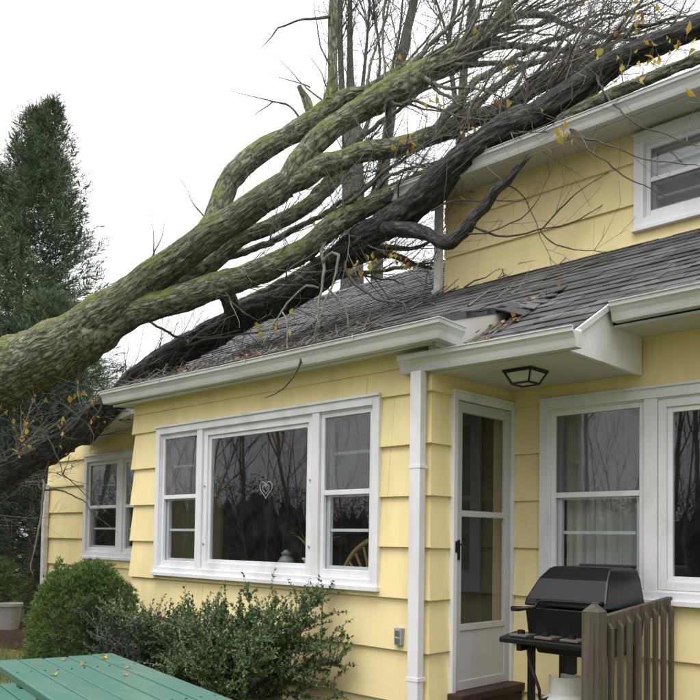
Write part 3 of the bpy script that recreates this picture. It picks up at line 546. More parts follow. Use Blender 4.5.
BOARD_BUTT, BOARD_TOP = .035, .009
def make_wall(P, s0, s1, zb, zt, openings, courses, mitre=(0, 0), core=True, core_open=None, rnd=None, boards=True, piece=1.22):
    """P(s, o, z): along the wall, out of the wall, up."""
    rnd = rnd or R
    mb = MB()
    for a, b, c, d in cells(s0, s1, zb, zt, core_open if core_open is not None else openings):
        mb.hexa([P(a,0,c), P(b,0,c), P(b,-.12,c), P(a,-.12,c)], [P(a,0,d), P(b,0,d), P(b,-.12,d), P(a,-.12,d)])
    wall = mb.build('wall', M['yellow'], HOUSE)
    if not boards: return wall
    for c0 in courses:
        c1 = c0 + EXPO + .012
        if c1 < zb or c0 > zt: continue
        joints = [s0]
        x = s0 + rnd.uniform(.35, piece)
        while x < s1 - .3:
            joints.append(x); x += piece
        joints.append(s1)
        dz = rnd.uniform(-.004, .004)
        for a, b in zip(joints, joints[1:]):
            mb = MB(); n = 0; last = None
            thick = rnd.uniform(.92, 1.06)
            skew = rnd.uniform(-.0015, .0015)
            for (u, v, c, d) in cells(a, b, max(c0 + dz, zb), min(c1 + dz, zt), openings):
                def off(z): return (BOARD_BUTT + (BOARD_TOP - BOARD_BUTT) * (z - c0) / EXPO) * thick
                def end(q, z, first):
                    if first and abs(q - s0) < 1e-6: return q - mitre[0] * off(z)
                    if not first and abs(q - s1) < 1e-6: return q + mitre[1] * off(z)
                    g_ = .0012
                    if first and abs(q - a) < 1e-6: return q + g_
                    if not first and abs(q - b) < 1e-6: return q - g_
                    return q
                if n and abs(u - last) > 1e-6:      # the window splits this board in two
                    mb.build('siding_board', M['yellow'], wall); mb = MB(); n = 0
                last = v
                oc, od = off(c), off(d)
                mb.hexa([P(end(u,c,1),oc,c), P(end(v,c,0),oc,c+skew), P(v,.001,c), P(u,.001,c)],
                        [P(end(u,d,1),od,d), P(end(v,d,0),od,d), P(v,.001,d), P(u,.001,d)])
                n += 1
            if n: mb.build('siding_board', M['yellow'], wall)
    return wall

def PA(s, o, z): return (s, -o, z)
def PW(s, o, z): return (s, YW - o, z)
def PU(s, o, z): return (s, YU - o, z)
def PR(s, o, z): return (o, s, z)                 # return wall of the porch, facing +x
def PL(s, o, z): return (XA - o, -s, z)           # left return of the bump-out, facing -x

BAY = (-3.345, -.435, 1.14, 2.532)
CWIN = (.28, 2.25, 1.108, 2.535)
WWIN = (-6.64, -5.06, 1.20, 2.53)
UWIN = (.455, 1.52, 4.105, 4.905)
DOOR = (.195, .965, .43, 2.535)
def inset(o, d): return (o[0] + d, o[1] - d, o[2] + d, o[3] - d)
make_wall(PA, XA, 0, .15, 2.82, [BAY], COURSES, (1, 1), core_open=[inset(BAY, .05)])
make_wall(PR, 0, YW, .15, 2.80, [DOOR], COURSES, (1, 0), core_open=[inset(DOOR, .04)], piece=3)
make_wall(PL, -YW, 0, .15, 2.82, [], COURSES, (0, 1), piece=3)
make_wall(PW, 0.0, XR, .15, 2.92, [CWIN], COURSES, (0, 0), core_open=[inset(CWIN, .05)])
BROKEN = [(XL - 1, -6.95, 2.62, 4), (-6.95, -6.6, 2.84, 4)]      # wall top smashed by the dark trunk
make_wall(PW, XL, XA, .15, 2.92, [WWIN] + BROKEN, COURSES, (0, 0), core_open=[inset(WWIN, .05)] + BROKEN)
make_wall(PU, -1.55, XR, 3.75, 5.02, [UWIN], COURSES_UP, (0, 0), core_open=[inset(UWIN, .04)])
# side and back walls that close the volume
def PS(s, o, z): return (XL - o, s, z)
mb = MB()
mb.prism([(XL, YW + .12, .15), (XL, 8.0, .15), (XL, 8.0, 2.2), (XL, YW + .12, 2.4)], (.12, 0, 0))
mb.prism([(-6.45, YW + .13, 2.3), (-6.45, 8.0, 2.3), (-6.45, 8.0, 2.9), (-6.45, 4.5, 5.25), (-6.45, YW + .13, 2.7)], (.1, 0, 0))
mb.prism([(XR - .12, YW + .12, .15), (XR - .12, 8.0, .15), (XR - .12, 8.0, 3.0), (XR - .12, 4.5, 5.25), (XR - .12, YW + .12, 3.0)], (.12, 0, 0))
mb.box(XL + .12, XR - .12, 7.88, 8.0, .15, 3.0)
mb.prism([(-1.55, YU + .12, 3.8), (-1.55, 6.8, 3.8), (-1.55, 6.8, 5.0), (-1.55, 4.5, 6.0), (-1.55, YU + .12, 5.0)], (.12, 0, 0))
mb.prism([(XR - .12, YU + .12, 5.0), (XR - .12, 6.8, 5.0), (XR - .12, 4.5, 6.0)], (.12, 0, 0))
mb.build('wall', M['yellow'], HOUSE)
mb = MB()
mb.box(XA + .02, -.02, .02, .14, GZ - .2, .15); mb.box(-.14, -.02, .14, YW, GZ - .2, .15); mb.box(XL + .02, XA, YW + .02, YW + .14, GZ - .2, .15)
mb.box(-.02, XR - .02, YW + .02, YW + .14, GZ - .2, .15)
mb.build('foundation', M['concrete'], HOUSE)
# rooms behind the windows
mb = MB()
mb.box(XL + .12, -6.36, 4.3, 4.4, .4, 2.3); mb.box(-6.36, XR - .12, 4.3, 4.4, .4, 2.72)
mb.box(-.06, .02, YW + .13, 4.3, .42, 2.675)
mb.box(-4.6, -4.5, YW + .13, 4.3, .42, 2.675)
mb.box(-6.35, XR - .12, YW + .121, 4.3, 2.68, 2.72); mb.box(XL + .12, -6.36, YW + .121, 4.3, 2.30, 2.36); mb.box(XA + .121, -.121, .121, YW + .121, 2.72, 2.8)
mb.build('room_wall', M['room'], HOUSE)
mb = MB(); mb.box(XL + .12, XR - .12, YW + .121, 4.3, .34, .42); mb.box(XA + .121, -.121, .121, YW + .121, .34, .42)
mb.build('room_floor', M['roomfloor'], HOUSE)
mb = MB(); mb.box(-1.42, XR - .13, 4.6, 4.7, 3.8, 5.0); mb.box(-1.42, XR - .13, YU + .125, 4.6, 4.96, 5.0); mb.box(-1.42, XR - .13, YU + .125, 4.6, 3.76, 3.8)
mb.build('room_wall', M['room'], HOUSE)

# ---------------------------------------------------------------- windows (all face -y)
def wb(mb, Y, x0, x1, z0, z1, o0, o1):
    mb.box(x0, x1, Y - o1, Y - o0, z0, z1); return mb
def frame(mb, Y, x0, x1, z0, z1, w, o0, o1, wb_=None, wt=None):
    b = wb_ or w; t = wt or w
    wb(mb, Y, x0, x0 + w, z0, z1, o0, o1); wb(mb, Y, x1 - w, x1, z0, z1, o0, o1)
    wb(mb, Y, x0 + w, x1 - w, z0, z0 + b, o0, o1); wb(mb, Y, x0 + w, x1 - w, z1 - t, z1, o0, o1)
    return mb
def pane(Y, x0, x1, z0, z1, o, parent, mat='glass', name='pane'):
    return MB().quad((x0, Y - o, z0), (x1, Y - o, z0), (x1, Y - o, z1), (x0, Y - o, z1)).build(name, M[mat], parent)
def double_hung(W, Y, x0, x1, z0, z1, mid, mun_lo=None, mun_hi=None, screen=None, cols=(), sash_w=.052):
    frame(MB(), Y, x0, x1, z0, z1, .038, -.012, .020, .05).build('storm_frame', M['white'], W, bevel=.003)
    wb(MB(), Y, x0 + .038, x1 - .038, mid - .019, mid + .019, -.010, .017).build('meeting_rail', M['white'], W, bevel=.003)
    pane(Y, x0 + .038, x1 - .038, mid + .019, z1 - .038, .006, W)
    pane(Y, x0 + .038, x1 - .038, z0 + .05, mid - .019, -.004, W)
    if screen == 'low': pane(Y, x0 + .038, x1 - .038, z0 + .05, mid - .019, .004, W, 'screen', 'insect_screen')
    if screen == 'high': pane(Y, x0 + .038, x1 - .038, mid + .019, z1 - .038, -.002, W, 'screen', 'insect_screen')
    frame(MB(), Y, x0 + .02, x1 - .02, mid - .02, z1 - .01, .03, -.085, -.055).build('sash', M['white'], W)
    frame(MB(), Y, x0 + .02, x1 - .02, z0 + .015, mid + .02, sash_w, -.05, -.02, .06).build('sash', M['white'], W)
    if mun_lo: wb(MB(), Y, x0 + .08, x1 - .08, mun_lo - .011, mun_lo + .011, -.045, -.022).build('muntin', M['white'], W)
    if mun_hi: wb(MB(), Y, x0 + .07, x1 - .07, mun_hi - .011, mun_hi + .011, -.08, -.057).build('muntin', M['white'], W)
    for c in cols:
        wb(MB(), Y, c - .010, c + .010, z0 + .09, mid - .02, -.044, -.023).build('muntin', M['white'], W)
        wb(MB(), Y, c - .010, c + .010, mid + .03, z1 - .06, -.079, -.058).build('muntin', M['white'], W)
def casing(Y, o, w, out=.05, posts=(), deep=-.10):
    mb = frame(MB(), Y, *o, w, -.02, out)
    fr = mb.build('window', M['white'], HOUSE, bevel=.003)
    jm = frame(MB(), Y, o[0] + w - .012, o[1] - w + .012, o[2] + w - .012, o[3] - w + .012, .022, deep, out - .022)
    jm.build('jamb', M['white'], fr)
    wb(MB(), Y, o[0] - .012, o[1] + .012, o[2] - .018, o[2] + .018, .0, out + .025).build('sill', M['white'], fr, bevel=.004)
    wb(MB(), Y, o[0] - .008, o[1] + .008, o[3] - .004, o[3] + .016, .0, out + .016).build('drip_cap', M['white'], fr, bevel=.003)
    for a, b in posts:
        wb(MB(), Y, a, b, o[2] + w, o[3] - w, deep, out - .008).build('mullion', M['white'], fr, bevel=.003)
    return fr

W = casing(0, BAY, .065, .052, [(-2.675, -2.595), (-1.145, -1.065)])
tag(W, 'wide three-part window with a picture pane between two double-hung sashes')
double_hung(W, 0, -3.27, -2.677, 1.215, 2.46, 1.865, 1.555, 2.16, 'high')
double_hung(W, 0, -1.063, -.51, 1.215, 2.46, 1.845, 1.56, 2.15, 'high')
frame(MB(), 0, -2.593, -1.147, 1.215, 2.46, .055, -.012, .024, .05, .055).build('storm_frame', M['white'], W, bevel=.003)
frame(MB(), 0, -2.538, -1.202, 1.265, 2.405, .035, -.03, .006, .03).build('sash', M['white'], W, bevel=.003)
pane(0, -2.503, -1.237, 1.295, 2.37, -.006, W)
for z in (1.43, 1.95): 
    for x in (-2.565, -1.175): MB().lathe([(.009,0),(.009,.01)], (0,0,0), 8).build('screw', M['steel'], W).matrix_local = Matrix.Translation((x, -.024, z)) @ Matrix.Rotation(math.pi/2, 4, 'X')

W = casing(YW, CWIN, .07, .05, [(1.075, 1.165)])
tag(W, 'window beside the porch with sheer curtains behind its left sash')
double_hung(W, YW, .36, 1.073, 1.19, 2.455, 1.835, 1.565, None, 'high')
frame(MB(), YW, 1.167, 2.17, 1.19, 2.455, .055, -.012, .024).build('storm_frame', M['white'], W, bevel=.003)
frame(MB(), YW, 1.222, 2.115, 1.245, 2.40, .035, -.03, .006).build('sash', M['white'], W, bevel=.003)
pane(YW, 1.257, 2.08, 1.28, 2.365, -.006, W)

W = casing(YW, WWIN, .075, .05, [(-5.80, -5.66)])
tag(W, 'small window half hidden behind the bump-out corner')
for a, b in ((-6.555, -5.802), (-5.658, -5.145)):
    double_hung(W, YW, a, b, 1.285, 2.445, 1.86, 1.58, 2.15, 'high', (), .03)
W = casing(YU, UWIN, .085, .05)
tag(W, 'upper-storey double-hung window with dark insect screen in the lower half')
double_hung(W, YU, .55, 1.425, 4.20, 4.81, 4.51, 4.36, 4.655, 'low', ())

MB().box(.60, 1.38, YU + .10, YU + .104, 4.50, 4.80).build('roller_blind', M['ceramic'], W)
# sheer curtain folds, red valance
def curtain(name, x0, x1, y, z0, z1, mat, amp, freq, parent):
    mb = MB(); n = int((x1 - x0) / .012)
    for i in range(n + 1):
        x = x0 + (x1 - x0) * i / n
        for z, k in ((z0, 1.25), ((z0 + z1) / 2, 1.0), (z1, .7)):
            mb.v.append((x, y + amp * k * (math.sin(x * freq) + .5 * math.sin(x * freq * 2.3 + 1)), z))
    for i in range(n):
        for j in range(2):
            a = i * 3 + j; mb.f.append((a, a + 3, a + 4, a + 1))
    o = mb.build(name, M[mat], parent, smooth=True)
    return o
c = curtain('sheer_curtain', .40, 1.05, YW + .16, 1.12, 2.45, 'curtain', .018, 75, None)
tag(c, 'pale sheer curtain hanging inside the window behind the grill', 'curtain')
c = curtain('valance', -2.05, -1.22, .30, 2.26, 2.46, 'red', .012, 40, None)
tag(c, 'dark red valance across the top of the picture window', 'valance')

# ---------------------------------------------------------------- storm door on the porch return (faces +x)
D = MB()
y0, y1, z0, z1 = DOOR
D.box(-.02, .055, y0, y0 + .045, z0, z1); D.box(-.02, .055, y1 - .04, y1, z0, z1); D.box(-.02, .055, y0 + .045, y1 - .04, z1 - .05, z1)
D.box(-.02, .062, y0 - .006, y1 + .006, z1, z1 + .018)
DF = D.build('door_frame', M['white'], HOUSE, bevel=.003)
ya, yb = y0 + .05, y1 - .045
D = MB()
D.box(.0, .035, ya, ya + .06, .445, z1 - .055); D.box(.0, .035, yb - .06, yb, .445, z1 - .055)
D.box(.0, .035, ya + .06, yb - .06, z1 - .13, z1 - .055)
D.box(.0, .035, ya + .06, yb - .06, 1.665, 1.708); D.box(.0, .035, ya + .06, yb - .06, .86, .905); D.box(.0, .035, ya + .06, yb - .06, .445, .51)
DR = D.build('door', M['door'], HOUSE, bevel=.003)
tag(DR, 'grey-white aluminium storm door with two glass panes')
box('kick_panel', M['door'], DR, .006, .024, ya + .06, yb - .06, .51, .86)
for c, d in ((.905, 1.665), (1.708, z1 - .13)):
    MB().quad((.018, ya + .06, c), (.018, yb - .06, c), (.018, yb - .06, d), (.018, ya + .06, d)).build('pane', M['glass'], DR)
    mb = MB(); mb.box(.012, .030, ya + .06, ya + .075, c, d); mb.box(.012, .030, yb - .075, yb - .06, c, d); mb.build('glazing_bead', M['door'], DR)
h = MB(); h.box(.036, .044, ya + .012, ya + .042, 1.36, 1.50); h.tube([(.04, ya + .03, 1.47, .006), (.075, ya + .034, 1.465, .007), (.085, ya + .04, 1.44, .008), (.085, ya + .05, 1.37, .008)], 8)
h.build('handle', M['iron'], DR, smooth=False)
box('strike_plate', M['iron'], DR, .0551, .059, y0 + .02, y0 + .043, 1.41, 1.49)
# inner wooden door ajar and curtain seen through the glass
box('inner_door', M['brownstep'], HOUSE, -.55, -.10, .70, .75, .43, 2.45)
# brown threshold step
ST = thing('door_step', 'dark brown wooden step under the storm door', 'step', (.15, .58, GZ))
MB().box(.037, .16, y0 - .03, y1 + .01, .39, .444).build('tread', M['brownstep'], ST, bevel=.005)
MB().box(.045, .13, y0 - .01, y1 - .01, GZ, .389).build('riser', M['brownstep'], ST, bevel=.004)

# ---------------------------------------------------------------- roofs
SL = .583
TH = math.atan(SL)
def main_z(y): return 3.0 + SL * (y - .45)
def sag(x, y):                                # the eave crushed under the trunk
    a = min(1, max(0, (-4.5 - x) / 3.4))
    return .42 * a * max(0, min(1, (2.2 - y) / 1.75))
RF = MB()
xs = [-6.55 + i * .35 for i in range(int((4.75 + 6.55) / .35) + 1)] + [4.75]
ys = [.47, .9, 1.3, 1.75, 2.2, 3.0, 4.5]
for lo in (0, -.035):
    for y in ys:
        for x in xs: RF.v.append((x, y, main_z(y) - sag(x, y) + lo))
nx, ny = len(xs), len(ys)
for j in range(ny - 1):
    for i in range(nx - 1):
        a = j * nx + i
        RF.f.append((a, a + 1, a + nx + 1, a + nx)); b = a + nx * ny
        RF.f.append((b + nx, b + nx + 1, b + 1, b))
for i in range(nx - 1):
    b = nx * ny; RF.f.append((i, b + i, b + i + 1, i + 1))
for j in range(ny - 1):
    b = nx * ny; RF.f.append((j * nx, (j+1) * nx, b + (j+1) * nx, b + j * nx)); k = nx - 1; RF.f.append((j*nx+k, b+j*nx+k, b+(j+1)*nx+k, (j+1)*nx+k))
RF.prism([(-6.55, 4.5, main_z(4.5)), (-6.55, 8.4, main_z(4.5) - 2.27), (-6.55, 8.4, main_z(4.5) - 2.305), (-6.55, 4.5, main_z(4.5) - .035)], (11.3, 0, 0))
ROOF = RF.build('roof', M['shingle'], HOUSE)
tag(ROOF, 'dark grey shingled lower roof slope crushed at its left eave')
# porch extension of the same slope
MB().prism([(-.2, -.04, main_z(-.04)), (-.2, .472, main_z(.472)), (-.2, .472, main_z(.472) - .03), (-.2, -.04, main_z(-.04) - .03)], (1.26, 0, 0)).build('porch_roof', M['shingle'], HOUSE)
# shallower slope over the bump-out
SA = .30; THA = math.atan(SA)
def a_z(y): return 2.925 + SA * (y + .25)
MB().prism([(-3.98, -.27, a_z(-.27)), (-3.98, 1.0, a_z(1.0)), (-3.98, 1.0, a_z(1.0) - .03), (-3.98, -.27, a_z(-.27) - .03)], (4.18, 0, 0)).build('bay_roof', M['shingle'], HOUSE)
# upper roof
UZ = 5.02
mb = MB()
mb.prism([(-1.95, 1.68, UZ), (-1.95, 4.5, UZ + 1.27), (-1.95, 4.5, UZ + 1.235), (-1.95, 1.68, UZ - .035)], (6.8, 0, 0))
mb.prism([(-1.95, 4.5, UZ + 1.27), (-1.95, 7.3, UZ), (-1.95, 7.3, UZ - .035), (-1.95, 4.5, UZ + 1.235)], (6.8, 0, 0))
mb.build('upper_roof', M['shingle'], HOUSE)

# shingles: wedge tabs with a thick butt
TABL = .27
def tab_mesh(w, name='shingle'):
    mb = MB()
    b = [(0,0,.007), (w,0,.007), (w,TABL,-.004), (0,TABL,-.004)]
    t = [(0,0,.017), (w,0,.017), (w,TABL,.003), (0,TABL,.003)]
    return mb.hexa(b, t)
tabs = []                                     # (matrix, width index, parent key)
WID = [.11, .15, .20, .25]
rs = random.Random(21)
def lay(x0, x1, y0, y1, zf, th, key, skip=None):
    rows = int((y1 - y0) / math.cos(th) / .135)
    for k in range(rows):
        y = y0 + k * .135 * math.cos(th)
        x = x0 - rs.uniform(0, .15)
        while x < x1 - .02:
            wi = rs.choice((0, 1, 2, 2, 3, 3))
            w = min(WID[wi], x1 - x)
            if x >= x0 - .16 and not (skip and skip(x, y)):
                yaw = rs.uniform(-.006, .006)
                z = zf(y) - (sag(x, y) if key == 'main' else 0)
                mt = Matrix.Translation((x, y + rs.uniform(-.005, .005), z + rs.uniform(0, .004))) @ Matrix.Rotation(th, 4, 'X') @ Matrix.Rotation(yaw, 4, 'Z') @ Matrix.Rotation(rs.uniform(-.004, .012), 4, 'X')
                tabs.append((mt, wi, key, x, y, z, w / WID[wi]))
            x += WID[wi] + .004
lay(-6.5, 4.75, .46, 4.4, main_z, TH, 'main', lambda x, y: (x > -1.7 and y > 2.12) or (-3.9 < x < -.05 and y < .8))
lay(-.02, 1.06, -.05, .45, main_z, TH, 'main')
lay(-3.98, .2, -.28, .98, a_z, THA, 'bay')
def in_view(p):
    d = Vector(p) - CAM
    w = d.dot(FWD)
    u = 350 + 814 * d.dot(RIGHT) / w; v = 508.6 + 814 * d.dot(DOWN) / w
    return -30 < u < 720 and -30 < v < 720
near = sorted([t for t in tabs if in_view(t[3:6])], key=lambda t: (Vector(t[3:6]) - CAM).length)[:300]
nearset = {id(t) for t in near}
meshes = [tab_mesh(w).mesh('shingle', M['shingle']) for w in WID]
for t in near:
    o = bpy.data.objects.new('shingle', meshes[t[1]]); COL.objects.link(o)
    o.parent = ROOF; o.matrix_local = t[0] @ Matrix.Diagonal((t[6], 1, 1, 1))
rest = MB()
for t in tabs:
    if id(t) in nearset: continue
    s = tab_mesh(WID[t[1]] * t[6]); i = len(rest.v)
    rest.v += [tuple(t[0] @ Vector(p)) for p in s.v]; rest.f += [tuple(q + i for q in f) for f in s.f]
o = rest.build('shingles', M['shingle'], ROOF); tag(o, kind='stuff')

# ---------------------------------------------------------------- soffits, fascias, gutters, downspouts
def poly(name, mat, pts, vec, **k): return MB().prism(pts, vec).build(name, M[mat], HOUSE, **k)
# bump-out eave
poly('soffit', 'soffit', [(-3.9, -.2, 2.80), (.16, -.2, 2.80), (.16, .0, 2.80), (-3.9, .0, 2.80)], (0, 0, .02))
poly('fascia', 'gutter', [(-3.9, -.2, 2.78), (.165, -.2, 2.78), (.165, -.2, 2.915), (-3.9, -.2, 2.915)], (0, .02, 0))
poly('rake_board', 'soffit', [(.17, -.19, 2.78), (.17, -.02, 2.72), (.17, .2, main_z(.2) + .01), (.17, 1.0, main_z(1.0)), (.17, -.19, 2.925)], (.025, 0, 0))
poly('rake_board', 'white', [(-3.93, -.19, 2.79), (-3.93, 1.0, 2.80), (-3.93, 1.0, a_z(1.0) - .035), (-3.93, -.19, a_z(-.19) - .035)], (.025, 0, 0))
poly('frieze_board', 'yellow', [(-3.78, -.0375, 2.70), (-.02, -.0375, 2.70), (-.02, -.0375, 2.80), (-3.78, -.0375, 2.80)], (0, .03, 0))
# porch ceiling and beam
poly('porch_ceiling', 'soffit', [(.0, .02, 2.64), (1.03, .02, 2.64), (1.03, YW, 2.64), (.0, YW, 2.64)], (0, 0, .02))
poly('fascia', 'gutter', [(-.2, -.02, 2.625), (1.06, -.02, 2.625), (1.06, -.02, 2.725), (-.2, -.02, 2.725)], (0, .025, 0))
poly('porch_end_board', 'white', [(1.032, .0, 2.63), (1.032, YW - .04, 2.63), (1.032, YW - .04, 2.904), (1.032, .6, 2.904), (1.032, .48, main_z(.48) - .02), (1.032, .0, main_z(0) - .02)], (.03, 0, 0))
poly('rake_trim', 'gutter', [(1.064, -.03, main_z(-.03) - .028), (1.064, .46, main_z(.46) - .028), (1.064, .46, main_z(.46) + .012), (1.064, -.03, main_z(-.03) + .012)], (.02, 0, 0))
# right eave
poly('soffit', 'soffit', [(1.064, .52, 2.885), (4.7, .52, 2.885), (4.7, YW, 2.885), (1.064, YW, 2.885)], (0, 0, .02))
poly('fascia', 'gutter', [(1.064, .52, 2.87), (4.7, .52, 2.87), (4.7, .52, 3.0), (1.064, .52, 3.0)], (0, .025, 0))
# crushed left eave
mb = MB(); ff = MB()
for i in range(12):
    xa, xb = -6.5 + i * .35, -6.5 + (i + 1) * .35
    if xa > -3.95: break
    za, zb = 2.905 - sag(xa, .45), 2.905 - sag(xb, .45)
    mb.hexa([(xa,.5,za), (xb,.5,zb), (xb,YW,zb+.02), (xa,YW,za+.02)], [(xa,.5,za+.015), (xb,.5,zb+.015), (xb,YW,zb+.035), (xa,YW,za+.035)])
    ff.hexa([(xa,.474,za-.01), (xb,.474,zb-.01), (xb,.498,zb-.01), (xa,.498,za-.01)], [(xa,.474,za+.075), (xb,.474,zb+.075), (xb,.498,zb+.075), (xa,.498,za+.075)])
tag(mb.build('soffit', M['soffit'], HOUSE), 'sagging soffit crushed by the fallen trunk')
tag(ff.build('fascia', M['gutter'], HOUSE), 'bent fascia edge under the dark trunk')
# upper eave
poly('soffit', 'soffit', [(-1.9, 1.8, 4.95), (4.75, 1.8, 4.95), (4.75, YU, 4.95), (-1.9, YU, 4.95)], (0, 0, .02))
poly('fascia', 'gutter', [(-1.92, 1.8, 4.90), (4.75, 1.8, 4.90), (4.75, 1.8, 5.03), (-1.92, 1.8, 5.03)], (0, -.022, 0))

PROF = [(0, 0), (0, -.115), (.066, -.115), (.074, -.095), (.082, -.066), (.098, -.040), (.112, -.028), (.114, -.004), (.122, -.002), (.122, .004), (.104, .004), (.102, -.02), (.012, -.02), (.012, 0)]
def gutter(path, ztop, name='gutter'):
    mb = MB(); n = len(PROF)
    for (x, y, ox, oy, dz) in path:
        for o, z in PROF: mb.v.append((x + ox * o, y + oy * o, ztop + z + dz))
    for k in range(len(path) - 1):
        for j in range(n):
            q = (j + 1) % n
            mb.f.append((k*n + j, (k+1)*n + j, (k+1)*n + q, k*n + q))
    mb.f.append(tuple(range(n))); mb.f.append(tuple(range((len(path)-1) * n + n - 1, (len(path)-1) * n - 1, -1)))
    return mb.build(name, M['gutter'], HOUSE)
gutter([(-3.98, -.202, 0, -1, .018), (-2.0, -.202, 0, -1, .003), (.197, -.202, 1, -1, 0), (.197, -.03, 1, 0, -.012)], 2.905)
gutter([(-.20, -.022, 0, -1, .008), (.5, -.022, 0, -1, 0), (1.14, -.022, 0, -1, -.004)], 2.748)
gutter([(1.09, .518, 0, -1, 0), (4.7, .518, 0, -1, .012)], 3.008)
gutter([(-1.92, 1.776, 0, -1, -.01), (4.75, 1.776, 0, -1, 0)], 5.03)
# seams and hanger straps on the gutters
for x in (-2.9, -1.65, -.45):
    MB().box(x, x + .012, -.326, -.314, 2.895, 2.915).build('gutter_hanger', M['steel'], HOUSE)

def downspout(pts, w, d, name='downspout', mat='white'):
    mb = MB()
    for a, b in zip(pts, pts[1:]): mb.bar(a, b, w, d, up=(0, 1, 0))
    return mb.build(name, M[mat], HOUSE, bevel=.006)
ds = downspout([(-.04, -.09, 2.64), (-.04, -.09, GZ + .05)], .092, .066)
for z in (.55, 1.98): MB().box(-.092, .012, -.126, -.042, z, z + .025).build('strap', M['white'], HOUSE)
downspout([(.10, -.075, 2.80), (.10, -.075, 2.745)], .085, .07)
downspout([(-1.60, YU - .06, 4.9), (-1.60, YU - .06, 4.02), (-1.585, YU - .13, 3.985)], .075, .06)
downspout([(-7.70, YW - .07, 2.2), (-7.70, YW - .07, GZ + .1)], .085, .065, mat='gutter')
# bent and torn shingles closing the upper end of the gap beside the bump-out roof
rq = random.Random(6)
pa, pb, pc, pd = Vector((.16, .46, a_z(.46) + .01)), Vector((.38, .52, main_z(.52) + .014)), Vector((.38, 1.12, main_z(1.12) + .016)), Vector((.14, 1.06, a_z(1.06) + .022))
for k in range(5):
    for j in range(3):
        s, t = (j + .1 + rq.uniform(-.1, .1)) / 3, k / 5
        p = pa.lerp(pb, s).lerp(pd.lerp(pc, s), t)
        yv = ((pd.lerp(pc, s)) - pa.lerp(pb, s)).normalized(); xv = (pb - pa).lerp(pc - pd, t).normalized()
        zv = xv.cross(yv).normalized(); yv = zv.cross(xv)
        mt = Matrix((xv, yv, zv)).transposed().to_4x4(); mt.translation = p + zv * .004 * j
        o = bpy.data.objects.new('torn_shingle', meshes[rq.choice((0, 0, 1))]); COL.objects.link(o); o.parent = ROOF
        o.matrix_local = mt @ Matrix.Rotation(rq.uniform(-.12, .12), 4, 'Z') @ Matrix.Rotation(rq.uniform(-.02, .10), 4, 'X') @ Matrix.Diagonal((.8, .75, 1, 1))

# ================================================================ things inside the window
mb = MB()
hp = []
for i in range(41):
    t = 2 * math.pi * i / 40
    hp.append((-1.80 + .0050 * 16 * math.sin(t) ** 3, .05, 1.905 + .0050 * (13 * math.cos(t) - 5 * math.cos(2*t) - 2 * math.cos(3*t) - math.cos(4*t)), .0032))
HT = thing('heart_ornament', 'white wire heart hanging inside the picture window', 'ornament', (-1.80, .05, 1.80))
MB().tube(hp, 6, caps=False).build('outer_wire', M['frost'], HT, smooth=True)
MB().tube([((x + 1.80) * .55 - 1.80, y, (z - 1.905) * .55 + 1.905, .0022) for x, y, z, r in hp], 6, caps=False).build('inner_wire', M['frost'], HT, smooth=True)
MB().tube([(-1.80, .05, 1.95, .0006), (-1.80, .05, 2.37, .0006)], 4).build('thread', M['ceramic'], HT)
tag(box('window_ledge', M['white'], HOUSE, -3.27, -.5, .10, .30, 1.19, 1.215), 'inner window ledge')
PT = MB().lathe([(.055,0),(.085,.10),(.095,.105),(.095,.12),(.08,.12),(.07,.10)], (-1.36, .20, 1.217), 20).build('flower_pot', M['ceramic'], smooth=False)
tag(PT, 'small white pot on the window ledge at the lower right of the picture pane', 'pot')
JR = MB().lathe([(.04,0),(.07,.02),(.078,.07),(.055,.11),(.035,.125),(.04,.14),(.05,.145),(.02,.17),(.01,.18)], (-1.72, .22, 1.217), 20).build('jar', plain('blue_grey_ceramic', (.16,.18,.20), .35), smooth=True)
tag(JR, 'round blue-grey jar on the window ledge left of the white pot', 'jar')
CH = thing('wicker_chair', 'yellow wicker chair with fanned back inside behind the right-hand sash', 'chair', (-.95, .62, .42))
mb = MB()
for i in range(13):
    a = math.radians(8 + i * 14)
    mb.tube([(-1.0 + .03 * math.cos(a), .60, 1.02, .010), (-1.0 + .28 * math.cos(a), .62, 1.05 + .22 * math.sin(a), .013), (-1.0 + .47 * math.cos(a), .66, 1.08 + .40 * math.sin(a), .010)], 5)
mb.build('backrest', M['wicker'], CH)
MB().tube([(-1.0 + .49 * math.cos(math.radians(a)), .665, 1.08 + .43 * math.sin(math.radians(a)), .022) for a in range(-4, 186, 6)], 8).build('back_rim', M['wicker'], CH, smooth=True)
MB().box(-1.3, -.7, .55, .95, .84, .90).build('seat', M['wicker'], CH, bevel=.01)
for x in (-1.26, -.74):
    for y in (.6, .9): MB().tube([(x, y, .42, .018), (x, y, .84, .018)], 8).build('leg', M['wicker'], CH)

def frond_plant(name, label, base, n, L, mat, seed, pot=None):
    r = random.Random(seed); root = thing(name, label, 'plant', base)
    for k in range(n):
        a = r.uniform(0, 6.28); sp = r.uniform(.25, .8); mb = MB(uv=False); N = 9
        for i in range(N + 1):
            t = i / N; rad = L * sp * t * (1 + .2 * t); z = L * (1.1 * t - .75 * sp * t * t)
            w = .016 * L / .4 * math.sin(math.pi * min(1, .12 + t * .9)) + .0008
            for s in (-1, 1):
                mb.v.append((base[0] + rad * math.cos(a) - s * w * math.sin(a), base[1] + rad * math.sin(a) * .6 + s * w * math.cos(a), base[2] + z + .002 * s))
        for i in range(N): mb.f.append((2*i, 2*i+1, 2*i+3, 2*i+2))
        mb.build('leaf', M[mat], root)
    return root
frond_plant('potted_plant', 'yellowing strap-leaved plant in the small white pot behind the picture pane', (-1.36, .20, 1.32), 12, .34, 'leaf', 51)
frond_plant('potted_plant', 'bright green fronds inside the window at the right edge', (1.62, YW + .35, 1.30), 14, .42, 'frond', 52)
